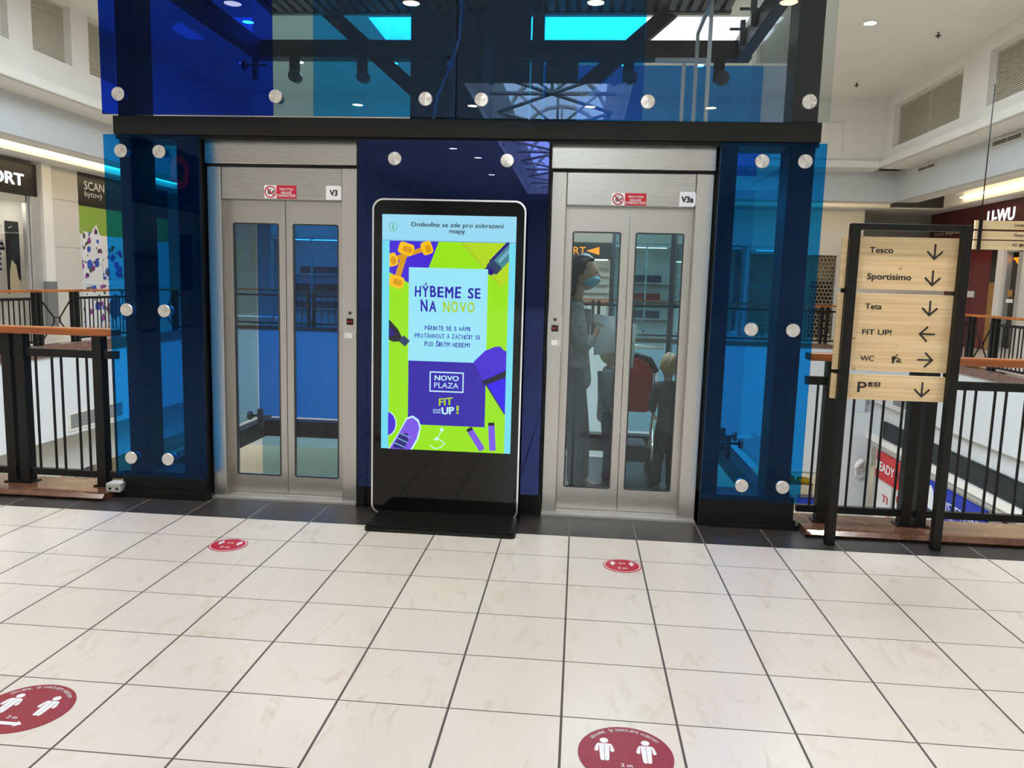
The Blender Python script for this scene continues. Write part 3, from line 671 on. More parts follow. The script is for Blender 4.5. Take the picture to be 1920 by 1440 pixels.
spart('bottle_edge', clip(rot_rect(-1.20, 4.22, .46, .045, 47)), 'violet_dk')
spart('bottle_cap', clip(rot_rect(-1.29, 3.98, .14, .21, 47, .02)), 'bluegrey')
spart('bottle_spout', clip(rot_rect(-1.36, 3.92, .1, .15, 60, .04)), 'violet_dk')
spart('text_panel', R(-2.604, -1.383, 2.508, 3.943), 'panel')
spart('logo_panel', R(-2.597, -1.380, 1.503, 2.508), 'indigo')
spart('flask', clip([(-2.95, 3.17), (-2.87, 3.10), (-2.76, 2.98), (-2.70, 2.86), (-2.74, 2.80), (-2.84, 2.79), (-2.95, 2.84)]), 'black')
spart('flask_label', clip([(-2.93, 3.02), (-2.84, 2.98), (-2.80, 2.90), (-2.93, 2.86)]), 'violet_dk')
spart('flask_cap', clip(rot_rect(-2.665, 2.81, .13, .12, -38, .01)), 'bluegrey')
spart('mat_roll', clip([(-1.573, 2.525), (-1.40, 2.70), (-1.24, 2.77), (-1.17, 2.775), (-1.10, 2.71), (-1.0, 2.70), (-1.0, 2.40), (-1.42, 2.245), (-1.50, 2.38)]), 'violet')
spart('mat_roll_body', clip([(-1.42, 2.25), (-1.0, 2.46), (-1.0, 1.62), (-1.09, 1.75)]), 'rollblue')
spart('mat_strap', clip([(-1.435, 2.23), (-1.0, 2.44), (-1.0, 2.33), (-1.40, 2.16)]), 'black')
spart('mat_edge', clip([(-1.40, 2.2), (-1.37, 2.2), (-1.06, 1.72), (-1.08, 1.72)]), 'violet_dk')
spart('shoe_sole', clip([(-2.91, 1.09), (-2.72, 1.40), (-2.62, 1.60), (-2.52, 1.645), (-2.42, 1.58), (-2.385, 1.46), (-2.42, 1.28), (-2.53, 1.08)]), 'white')
spart('shoe', clip([(-2.89, 1.09), (-2.70, 1.41), (-2.61, 1.575), (-2.52, 1.61), (-2.44, 1.55), (-2.41, 1.45), (-2.45, 1.28), (-2.56, 1.08)]), 'violet_lt')
spart('shoe_laces', clip([(-2.84, 1.12), (-2.72, 1.34), (-2.60, 1.36), (-2.58, 1.24), (-2.66, 1.10)]), 'violet_dk')
for k in range(3): spart('lace', clip(rot_rect(-2.74+.05*k, 1.17+.075*k, .2, .018, -22)), 'shade')
spart('shoe_toe', clip(circ(-2.94, 1.50, .15, .19, 24)), 'violet')
spart('shoe_toe_edge', clip([(x, z) for x, z in circ(-2.94, 1.50, .165, .205, 24, -70, 70)]+[(x, z) for x, z in reversed(circ(-2.94, 1.50, .15, .19, 24, -70, 70))]), 'white')
def srope(cx, cz, w_, h_, deg):
    spart('rope_handle', clip(rot_rect(cx, cz, w_, h_, deg, .02)), 'violet_lt')
    a = math.radians(deg+90); spart('rope_cap', clip(rot_rect(cx+math.cos(a)*h_/2, cz+math.sin(a)*h_/2, w_, .05, deg, .01)), 'black')
srope(-1.51, 1.30, .1, .38, 33); srope(-1.26, 1.35, .1, .42, 4)
yy = sy(); ep = MB()
pp = [(-2.24, 1.19), (-2.16, 1.13), (-2.06, 1.16), (-2.0, 1.22), (-2.12, 1.30), (-2.18, 1.27), (-2.1, 1.33), (-2.06, 1.42)]
for a, b in zip(pp[:-1], pp[1:]): ep.bar((a[0], yy, a[1]), (b[0], yy, b[1]), .012, .0004, 0, (0, 1, 0))
ep.add([(x, yy-.0003, z) for x, z in circ(-2.05, 1.44, .03, n=12)], [tuple(reversed(range(12)))]).add([(x, yy-.0003, z) for x, z in circ(-2.13, 1.29, .028, n=12)], [tuple(reversed(range(12)))])
obj('earphones', ep, 'screen_white', screen)
# hand lettered headline: uneven letter heights
def handtext(name, s, x0, x1, z0, z1, mat, seed=1, bold=.014):
    rnd = random.Random(seed); mb = MB(); y = sy(); n_ = len(s); adv = [(.42 if c in 'I!Í' else .55 if c == ' ' else 1.12 if c == 'M' else .86) for c in s]; tot = sum(adv); x = x0
    for c, a in zip(s, adv):
        w_ = (x1-x0)*a/tot
        if c != ' ':
            acc = c in 'ÝŘŮČŠÍÁĚŽ'; H_ = (z1-z0)*(1.32 if acc else 1.0)*(1+rnd.uniform(-.06, .06))
            text(mb, c, (x+w_*.06, y, z0+rnd.uniform(-.03, .03)*(z1-z0)), (1, 0, 0), (0, 0, 1), w_*.84, H_, bold, rnd.uniform(-.06, .06))
        x += w_
    return obj(name, mb, 'screen_'+mat, screen)
handtext('headline_word', 'HÝBEME', -2.512, -1.775, 3.495, 3.665, 'indigo', 1, .03)
handtext('headline_word', 'SE', -1.69, -1.475, 3.495, 3.66, 'indigo', 7, .03)
handtext('headline_word', 'NA', -2.422, -2.153, 3.268, 3.445, 'indigo', 2, .03)
handtext('headline_accent', 'NOVO', -2.07, -1.564, 3.275, 3.442, 'olive', 3, .026)
handtext('body_text', 'PŘIJĎTE SE S NÁMI', -2.347, -1.636, 2.992, 3.058, 'indigo', 4, .022)
handtext('body_text', 'PROTÁHNOUT A ZACVIČIT SI', -2.503, -1.484, 2.868, 2.936, 'indigo', 5, .022)
handtext('body_text', 'POD ŠIRÝM NEBEM!', -2.344, -1.633, 2.742, 2.812, 'indigo', 6, .022)
yy = sy(); lb = MB()
for a in (R(-2.256, -1.721, 2.334, 2.353), R(-2.256, -1.721, 2.034, 2.053), R(-2.256, -2.238, 2.034, 2.353), R(-1.739, -1.721, 2.034, 2.353)): spoly(a, lb, yy)
text(lb, 'NOVO', (-2.177, yy-.0003, 2.215), (1, 0, 0), (0, 0, 1), .38, .08, .02); text(lb, 'PLAZA', (-2.181, yy-.0003, 2.100), (1, 0, 0), (0, 0, 1), .38, .082, -.008)
obj('plaza_logo', lb, 'screen_white', screen)
yy = sy(); f1 = MB(); text(f1, 'FIT', (-2.104, yy, 1.815), (1, 0, 0), (0, 0, 1), .235, .115, .03, .1, 0, .13); obj('fit_logo', f1, 'screen_olive', screen)
f2 = MB(); text(f2, 'UP', (-2.055, yy, 1.68), (1, 0, 0), (0, 0, 1), .20, .115, .035, .05, 0, .08); text(f2, "IT'S UP", (-2.19, yy, 1.73), (1, 0, 0), (0, 0, 1), .12, .03, .02, 0, 0, .08); text(f2, 'TO YOU', (-2.195, yy, 1.69), (1, 0, 0), (0, 0, 1), .12, .03, .02, 0, 0, .08); obj('up_logo', f2, 'screen_white', screen)
f3 = MB(); text(f3, '!', (-1.83, yy, 1.70), (1, 0, 0), (0, 0, 1), .045, .135, .04); obj('exclamation_mark', f3, 'screen_olive', screen)

# ================================================================ WOODEN DIRECTION SIGN
sg = thing('direction_sign', 'wooden direction sign on two black posts standing by the right railing', 'direction sign', (4.64, 5.2, 0))
for a, b in ((3.815, 3.945), (5.338, 5.462)): obj('post', B(a, b, 5.14, 5.27, 0, 4.72), 'black', sg, bevel=.008)
obj('top_bar', B(3.945, 5.338, 5.14, 5.27, 4.632, 4.72), 'black', sg, bevel=.008)
for z in (3.77, 2.594):
    for a, b in ((3.79, 3.95), (5.33, 5.49)): obj('bracket', B(a, b, 5.27, 5.34, z-.03, z+.03), 'black', sg)
boards = []
for z0, z1 in ((3.80, 4.545), (2.622, 3.742), (2.195, 2.566)):
    boards.append(obj('board', B(3.745, 5.51, 5.272, 5.33, z0, z1), 'pine', sg, bevel=.006))
SY = 5.268
def arrow(cx, cz, d, L=.21, hw=.105, t=.024):
    mb = MB(); a = {'down': -PI/2, 'left': PI, 'right': 0}[d]
    rt = lambda x, z: (cx+x*math.cos(a)-z*math.sin(a), SY, cz+x*math.sin(a)+z*math.cos(a))
    mb.bar(rt(-L/2, 0), rt(L/2-.01, 0), t, .004, 0, (0, 1, 0))
    mb.bar(rt(L/2+.008, -.008), rt(L/2-hw, hw), t, .0055, 0, (0, 1, 0)).bar(rt(L/2+.008, .008), rt(L/2-hw, -hw), t, .007, 0, (0, 1, 0))
    return mb
def lettering(b, s, x0, x1, z0, z1, bold=.02): obj('lettering', text(MB(), s, (x0, SY, z0), (1, 0, 0), (0, 0, 1), x1-x0, z1-z0, bold), 'ink', b)
lettering(boards[0], 'Tesco', 4.125, 4.453, 4.315, 4.40); obj('arrow', arrow(5.024, 4.355, 'down'), 'ink', boards[0])
lettering(boards[0], 'Sportisimo', 4.121, 4.734, 3.912, 4.03); obj('arrow', arrow(5.027, 3.985, 'down'), 'ink', boards[0])
lettering(boards[1], 'Teta', 4.128, 4.365, 3.515, 3.597); obj('arrow', arrow(5.029, 3.556, 'down'), 'ink', boards[1])
lettering(boards[1], 'FIT UP!', 4.12, 4.531, 3.146, 3.226, .018); obj('arrow', arrow(5.028, 3.18, 'left'), 'ink', boards[1])
lettering(boards[1], 'WC', 4.126, 4.317, 2.763, 2.843, .012); obj('arrow', arrow(5.025, 2.807, 'right'), 'ink', boards[1])
lettering(boards[2], 'P', 4.12, 4.25, 2.301, 2.456, .01); obj('arrow', arrow(5.028, 2.377, 'down'), 'ink', boards[2])
ic = MB(); y0, y1 = SY-.002, SY+.002
P_ = lambda pts: ic.prism([(4.565+a*.14, 2.74+b*.135) for a, b in pts], y0, y1)
P_([(.02, .75), (.35, 1.0-.2), (.62, .62), (.95, .45), (.95, .36), (.62, .48), (.42, .66), (.30, .30), (.26, 0), (.18, 0), (.16, .35), (.12, 0), (.04, 0), (.06, .45), (0, .45)])
P_([(.45, .28), (1, .22), (1, .14), (.45, .14)]); P_([(.55, .40), (.85, .30), (.85, .26), (.5, .28)]); ic.prism(circ(4.565+.5*.14, 2.74+.92*.135, .013, n=12), y0, y1)
obj('changing_symbol', ic, 'ink', boards[1])
lv = MB().box(4.268, 4.341, y0, y1, 2.392, 2.456).box(4.359, 4.438, y0, y1, 2.395, 2.459)
fl = obj('level_numbers', lv, 'ink', boards[2])
nb = MB(); text(nb, '-1', (4.283, y0-.001, 2.402), (1, 0, 0), (0, 0, 1), .048, .044, .01); text(nb, '0', (4.383, y0-.001, 2.403), (1, 0, 0), (0, 0, 1), .034, .048, .006)
obj('lettering', nb, 'pine', boards[2])

# ================================================================ RAILINGS
def railing(label, axis, c, a0, a1, posts, bals, braces=(), wood_='rail_wood_x', bw=.03, pw=.16, gaps=(), z0=.11, tube=True):
    """axis 'x': runs along x at y=c ; axis 'y': runs along y at x=c"""
    f = (lambda s, e, o0, o1, zz0, zz1: B(s, e, c+o0, c+o1, zz0, zz1)) if axis == 'x' else (lambda s, e, o0, o1, zz0, zz1: B(c+o0, c+o1, s, e, zz0, zz1))
    pt = (lambda s, z, o=0: (s, c+o, z)) if axis == 'x' else (lambda s, z, o=0: (c+o, s, z))
    t = thing('railing', label, 'railing', pt((a0+a1)/2, z0))
    obj('handrail', f(a0, a1, -.14, .14, 2.68, 2.80), wood_, t, bevel=.02)
    proto = None
    for p in posts:
        if proto is None: proto = obj('post', f(p-pw/2, p+pw/2, -.09, .09, z0, 2.68), 'black', t); pp0 = p; obj('foot_plate', f(p-.13, p+.13, -.13, .13, z0, z0+.02), 'black', proto)
        else: dup(proto, pt(p-pp0, 0, -c), t)
    segs = []; s0 = a0
    for g0, g1 in list(gaps)+[(a1, a1)]:
        if g0 > s0: segs.append((s0, g0))
        s0 = g1
    for s, e in segs:
        obj('top_rail', f(s, e, -.05, .05, 2.30, 2.43), 'black', t); obj('bottom_rail', f(s, e, -.05, .05, .25, .36), 'black', t)
    pb = None
    for b in bals:
        if pb is None: pb = obj('baluster', f(b-bw/2, b+bw/2, -bw/2, bw/2, .36, 2.30), 'black', t); b0 = b
        else: dup(pb, pt(b-b0, 0, -c), t)
    for (s, e) in braces:
        mb = MB(); m1 = s+(e-s)*.40; m2 = s+(e-s)*.60; w_ = .055
        mb.bar(pt(s, 2.32), pt(m1, 1.42), w_).bar(pt(e, 2.32), pt(m2, 1.42), w_).bar(pt(m1, 1.42), pt(m2, 1.42), w_).bar(pt(m1, 1.42), pt(m1, 1.18), w_).bar(pt(m2, 1.42), pt(m2, 1.18), w_)
        mb.bar(pt(m1, 1.18), pt(s, .34), w_).bar(pt(m2, 1.18), pt(e, .34), w_)
        obj('brace', mb, 'black', t)
    return t
def alt(a, b, d1, d2):
    out = []; x = a; k = 0
    while x < b: out.append(x); x += d1 if k % 2 == 0 else d2; k += 1
    return out
railing('black railing with brown handrail left of the lifts, near the small grey box', 'x', 5.95, -13, -7.66, [-12.4, -12.15, -9.60, -9.36, -7.98], [-12.9]+alt(-11.9, -9.75, .165, .29)+alt(-9.13, -8.15, .29, .165)+[-7.75])
railing('black railing with brown handrail behind the wooden direction sign', 'x', 6.05, 3.6, 11.6, [3.98, 5.27, 5.50, 8.6, 8.83, 11.4], [3.80]+alt(4.20, 5.15, .165, .285)+alt(5.72, 8.5, .285, .165)+alt(9.0, 11.3, .285, .165), wood_='rail_wood_x')
railing('far black railing with brown handrail along the left gallery shops', 'y', XL+.1, 22, 44, [28.6, 28.95, 31.4, 31.75, 38.6, 38.95, 41.4, 41.75], alt(24.2, 28.5, .31, .37)+alt(32.1, 38.4, .31, .37), [(29.05, 31.3), (39.05, 41.3)], 'rail_wood_y', .045, .22, [(29, 31.35), (39, 41.35)])
railing('far black railing with brown handrail along the right gallery shops', 'y', XR-.1, 28, 49.5, [33.2, 33.55, 35.5, 35.85, 43, 43.35], alt(28.2, 33.1, .31, .37)+alt(36.1, 42.8, .31, .37)+alt(43.6, 49.3, .31, .37), [(33.65, 35.4)], 'rail_wood_y', .045, .22, [(33.6, 35.45)])
railing('distant black railing with brown handrail across the end of the void', 'x', YE+.15, XL, XR, [-20, -19.6, -13, -12.6, -6, -5.6, 1, 1.4, 8, 8.4, 17.0, 17.35], alt(-21, -3.5, .5, .5)+alt(-1, 4.2, .5, .5)+alt(14.6, 20.3, .4, .5), [(-12.5, -11)], 'rail_wood_x', .045, .2)

# ================================================================ FLOOR STICKERS, JUNCTION BOX
def figure(mb, cx, cy, s, z, mi=0):
    """standing person pictogram lying on the floor; s = height"""
    e = lambda pts: mb.add([(cx+a*s, cy+b*s, z) for a, b in pts], [tuple(range(len(pts)))], mi)
    e([(.115*math.cos(t), .875+.115*math.sin(t)) for t in [2*PI*i/20 for i in range(20)]])
    for m_ in (1, -1):
        t = lambda pts: e([(a*m_, b) for a, b in pts][::m_])
        t([(.006, 0.0), (.05, -.02), (.10, .0), (.115, .05), (.145, .70), (.11, .74), (.006, .74)])
        t([(.16, .40), (.20, .37), (.25, .39), (.265, .45), (.22, .64), (.19, .71), (.14, .745), (.12, .72), (.155, .64)])
def sticker(cx, cy, r, big, label):
    t = thing('floor_sticker', label, 'floor sticker', (cx, cy, 0), 'round red distance stickers on the floor')
    obj('disc', MB().prism(circ(cx, cy, r, n=64), .0, .006, ax='z'), 'red_sticker' if big else 'red_sticker_bright', t)
    z = .0075
    if not big:
        rg = MB(); a, b = circ(cx, cy, r*.95, n=48), circ(cx, cy, r*.90, n=48)
        rg.add([(x, y, z) for x, y in a]+[(x, y, z) for x, y in b], [(i, (i+1) % 48, 48+(i+1) % 48, 48+i) for i in range(48)]); obj('ring', rg, 'sticker_white', t)
    fx, fy, fs = (.44, -.26, .80) if big else (.50, -.02, .58)
    for q in (-1, 1):
        f = MB(); figure(f, cx+q*fx*r, cy+fy*r, fs*r, z); obj('figure', f, 'sticker_white', t)
    a = MB(); ay, al, ah = (-.62, .38, .11) if big else (.28, .2, .07)
    A = lambda pts: a.add([(cx+p*r, cy+(ay+q)*r, z) for p, q in pts], [tuple(range(len(pts)))])
    A([(-al, 0), (-al+ah*1.3, -ah), (-al+ah*1.3, ah)]); A([(al, 0), (al-ah*1.3, ah), (al-ah*1.3, -ah)]); A([(-al+ah*1.3, -ah*.5), (al-ah*1.3, -ah*.5), (al-ah*1.3, ah*.5), (-al+ah*1.3, ah*.5)])
    obj('arrow', a, 'sticker_white', t)
    l = MB(); tw, th, ty = (.24, .11, -.45) if big else (.5, .24, -.52)
    text(l, '2 m', (cx-tw*r/2, cy+ty*r, z), (1, 0, 0), (0, 1, 0), tw*r, th*r, .02)
    if big:
        s = 'DĚKUJEME, ŽE DODRŽUJETE ROZESTUPY'; span = math.radians(112)
        for i, ch in enumerate(s):
            if ch == ' ': continue
            an = PI/2+span/2-span*(i+.5)/len(s); u = Vector((math.sin(an), -math.cos(an), 0)); v = Vector((math.cos(an), math.sin(an), 0))
            wd = r*span/len(s)*(.35 if ch in 'I,' else .8); hh = r*.085*(1.25 if ch in 'ĚŽ' else .35 if ch == ',' else 1)
            text(l, ch, Vector((cx, cy, z))+v*(r*.82)-u*(wd*.84/2), u, v, wd*.84, hh, .004)
    obj('lettering', l, 'sticker_white', t)
sticker(.53, -.49, .385, True, 'large red floor sticker at the lower edge of the photo, right of centre')
sticker(-4.60, -.49, .385, True, 'large red floor sticker cut by the left edge of the photo')
sticker(-4.747, 3.711, .262, False, 'small red floor sticker in front of the left lift V3')
sticker(.73, 3.785, .255, False, 'small red floor sticker in front of the right lift V3a')
jb = thing('junction_box', 'small light grey cable box on the brown stone kerb', 'junction box', (-7.62, 5.68, .11))
obj('housing', MB().rbox(-7.73, -7.49, 5.6, 5.8, .11, .235, .015), 'grey_plastic', jb, bevel=.008)
obj('lid', MB().rbox(-7.735, -7.485, 5.595, 5.805, .20, .25, .012), 'grey_plastic', jb)
obj('cable_gland', MB().cyl((-7.67, 5.585, .16), (-7.67, 5.61, .16), .02, n=12), 'rubber', jb); obj('cable_gland', MB().cyl((-7.55, 5.585, .16), (-7.55, 5.61, .16), .02, n=12), 'rubber', jb)

# ================================================================ CEILING FITTINGS
proto = None; lamps = []
for y in (-42.6, -21.0, 1.0):
    for x in (-17.5, -8.6, .24, 9.13): lamps.append((x, y))
lamps += [(-17.9, 35.0), (-17.9, 42.4), (2.3, 42.8), (6.6, 42.8), (13.8, 35.2), (-12, 42.6), (13.8, 44)]
lamps += [(-13.2, -61.5), (-11.4, -67), (-11.4, -80)]
for i, (x, y) in enumerate(lamps):
    lab = 'round recessed downlight in the high white ceiling' if (x, y) != (13.8, 35.2) else 'round recessed downlight glowing in the ceiling right of the lift tower'
    lt = thing('ceiling_light', lab, 'ceiling light', (x, y, 17), 'recessed downlights in the high ceiling' if (x, y) != (13.8, 35.2) else None)
    lr = .27 if y > 10 else .40
    rg = MB().tube([(x+(lr+.04)*math.cos(a), y+(lr+.04)*math.sin(a), 16.98) for a in [2*PI*k/24 for k in range(24)]], .035, 6, 0, True)
    obj('trim_ring', rg, 'white_plastic', lt)
    obj('diffuser', MB().prism(circ(x, y, lr, n=28), 16.96, 17.0, ax='z'), 'lamp_cool' if y > 10 else 'lamp_white', lt)
    if -30 < y < 10:
        ld = bpy.data.lights.new('downlight', 'SPOT'); ld.energy = LAMP_W; ld.color = (1, .975, .95); ld.spot_size = math.radians(125); ld.spot_blend = .7; ld.shadow_soft_size = .14
        lo = bpy.data.objects.new('downlight', ld); COL.objects.link(lo); lo.parent = lt; lo.location = (0, 0, -.08)
for k, (x, y) in enumerate(((17.7, 36.7), (17.05, 46.6))):
    sp = thing('sprinkler', ('small sprinkler on the ceiling near the two louvres', 'small sprinkler on the ceiling close to the far wall corner')[k], 'sprinkler', (x, y, 16.5))
    obj('pipe', MB().cyl((x, y, 16.7), (x, y, 17), .035, n=10), 'dark_steel', sp); obj('deflector', MB().cyl((x, y, 16.8), (x, y, 16.85), .13, n=14), 'dark_steel', sp)
# roof trusses in the long skylight behind the camera
def truss(y):
    t = thing('roof_truss', 'white tubular truss spanning the long glass roof', 'roof truss', (-2.65, y, 17), 'tubular trusses of the glass roof')
    arc = [(-2.65+4.6*math.cos(a), y, 18.6+4.2*math.sin(a)) for a in [PI*i/10 for i in range(11)]]
    obj('arch', MB().tube(arc, .22, 8), 'louvre_frame', t)
    tie = MB().tube([(-7.4, y, 18.0), (2.1, y, 18.0)], .16, 8)
    for k in (2, 5, 8): tie.tube([arc[k], (-2.65, y, 18.0)], .13, 6)
    tie.tube([(-2.65, y, 18.0), (-7.4, y+6.5, 18.0)], .14, 6).tube([(-2.65, y, 18.0), (2.1, y+6.5, 18.0)], .14, 6).tube([(-2.65, y, 18), (-7.4, y-6.5, 18.0)], .14, 6).tube([(-2.65, y, 18.0), (2.1, y-6.5, 18.0)], .14, 6)
    obj('tie', tie, 'louvre_frame', t)
for k in range(5): truss(-43.0-13*k)

# louvres of the upper walls
def louvre(name, label, cat, axis, c, a0, a1, z0, z1, sgn, nsl, mats=('louvre', 'louvre_frame'), split=True, dep=.3, group=None, fr_=.1):
    """slatted opening in a wall; axis 'y': in the plane x=c facing -sgn ; axis 'x': in the plane y=c facing -y"""
    bx = (lambda s, e, d0, d1, zz0, zz1, mb: mb.box(c+sgn*d0, c+sgn*d1, s, e, zz0, zz1)) if axis == 'y' else (lambda s, e, d0, d1, zz0, zz1, mb: mb.box(s, e, c+d0, c+d1, zz0, zz1))
    t = thing(name, label, cat, (c, (a0+a1)/2, z0) if axis == 'y' else ((a0+a1)/2, c, z0), group)
    f = MB(); bx(a0, a1, -.06, dep, z0, z0+fr_, f); bx(a0, a1, -.06, dep, z1-fr_, z1, f); bx(a0, a0+fr_, -.06, dep, z0+fr_, z1-fr_, f); bx(a1-fr_, a1, -.06, dep, z0+fr_, z1-fr_, f)
    if split: bx((a0+a1)/2-fr_*.4, (a0+a1)/2+fr_*.4, -.04, dep, z0+fr_, z1-fr_, f)
    obj('frame', f, mats[1], t)
    s = MB(); h = (z1-z0-2*fr_)/nsl
    for i in range(nsl):
        zz = z0+fr_+i*h; A, E_ = a0+fr_, a1-fr_
        if axis == 'y': q = [(c-sgn*.03, A, zz), (c-sgn*.03, E_, zz), (c+sgn*.04-sgn*.02, E_, zz+h), (c+sgn*.04-sgn*.02, A, zz+h), (c-sgn*.03, A, zz+h*.3), (c-sgn*.03, E_, zz+h*.3)]
        else: q = [(A, c-.03, zz), (E_, c-.03, zz), (E_, c+.02, zz+h), (A, c+.02, zz+h), (A, c-.03, zz+h*.3), (E_, c-.03, zz+h*.3)]
        s.add(q, [(0, 1, 5, 4), (4, 5, 2, 3)])
    obj('slats', s, mats[0], t)
    return t
LV = 'wide slatted louvre panels in the upper walls'
louvre('louvre_panel', 'wide beige louvre high in the right wall, the complete one', 'louvre', 'y', XR+.38, 39.6, 48.9, 13.4, 16.15, 1, 26, group=LV)
louvre('louvre_panel', 'wide beige louvre high in the right wall, cut by the right edge of the photo', 'louvre', 'y', XR+.38, 27.4, 36.8, 13.4, 16.15, 1, 26, group=LV)
louvre('louvre_panel', 'beige louvre high in the left wall, cut by the left edge of the photo', 'louvre', 'y', XL-.38, 25.2, 28.0, 14.0, 16.85, -1, 26, group=LV, split=False)
louvre('louvre_panel', 'beige louvre high in the left wall, the complete middle one', 'louvre', 'y', XL-.38, 29.55, 32.4, 14.0, 16.85, -1, 26, group=LV, split=False)
louvre('louvre_panel', 'beige louvre high in the left wall, partly behind the lift tower', 'louvre', 'y', XL-.38, 33.8, 36.7, 14.0, 16.85, -1, 26, group=LV, split=False)
BV = ('vent_dark', 'louvre_frame')
louvre('air_vent', 'small dark air vent in the right bulkhead, nearer the direction sign top', 'air vent', 'y', XR+1.8, 46.2, 48.8, 11.75, 12.15, 1, 3, BV)
louvre('air_vent', 'small dark air vent in the right bulkhead near the right photo edge', 'air vent', 'y', XR+1.8, 36.4, 39.4, 11.75, 12.2, 1, 3, BV)
louvre('air_vent', 'grey air vent low on the white band under the left gallery', 'air vent', 'y', XL, 30.8, 35.6, -4.5, -3.55, -1, 9, ('vent_grey', 'louvre_frame'))
louvre('air_vent', 'grey air vent on the white band under the right gallery', 'air vent', 'y', XR, 41.9, 44.9, -3.45, -2.7, 1, 8, ('vent_grey', 'louvre_frame'))
louvre('black_grille', 'long black ventilation grille above the shop signs on the lower level', 'ventilation grille', 'y', XR+.3, 38.7, 46.7, -5.9, -4.75, 1, 12, ('vent_dark', 'vent_dark'), False, fr_=.05)
louvre('black_grille', 'black ventilation grille continuing the long one towards the right photo edge', 'ventilation grille', 'y', XR+.3, 26, 38.6, -5.9, -4.75, 1, 12, ('vent_dark', 'vent_dark'), True, fr_=.05)

# ================================================================ PEOPLE IN THE RIGHT LIFT
def skin(nodes, edges, root, sub=2):
    """grow one continuous surface over a skeleton; nodes: name -> (xyz, radius) in tiles"""
    names = list(nodes); me = bpy.data.meshes.new('sk'); me.from_pydata([nodes[k][0] for k in names], [(names.index(a), names.index(b)) for a, b in edges], [])
    o = bpy.data.objects.new('sk', me); COL.objects.link(o)
    sm = o.modifiers.new('s', 'SKIN'); sm.use_smooth_shade = True; sm.branch_smoothing = .4
    for i, k in enumerate(names):
        d = me.skin_vertices[0].data[i]; r = nodes[k][1]; d.radius = r if isinstance(r, tuple) else (r, r); d.use_root = (k == root)
    ss = o.modifiers.new('u', 'SUBSURF'); ss.levels = sub; ss.render_levels = sub
    dg = bpy.context.evaluated_depsgraph_get(); ev = bpy.data.meshes.new_from_object(o.evaluated_get(dg))
    mb = MB(); mb.add([tuple(v.co) for v in ev.vertices], [tuple(p.vertices) for p in ev.polygons], 0, True)
    bpy.data.objects.remove(o); bpy.data.meshes.remove(me); bpy.data.meshes.remove(ev)
    return mb
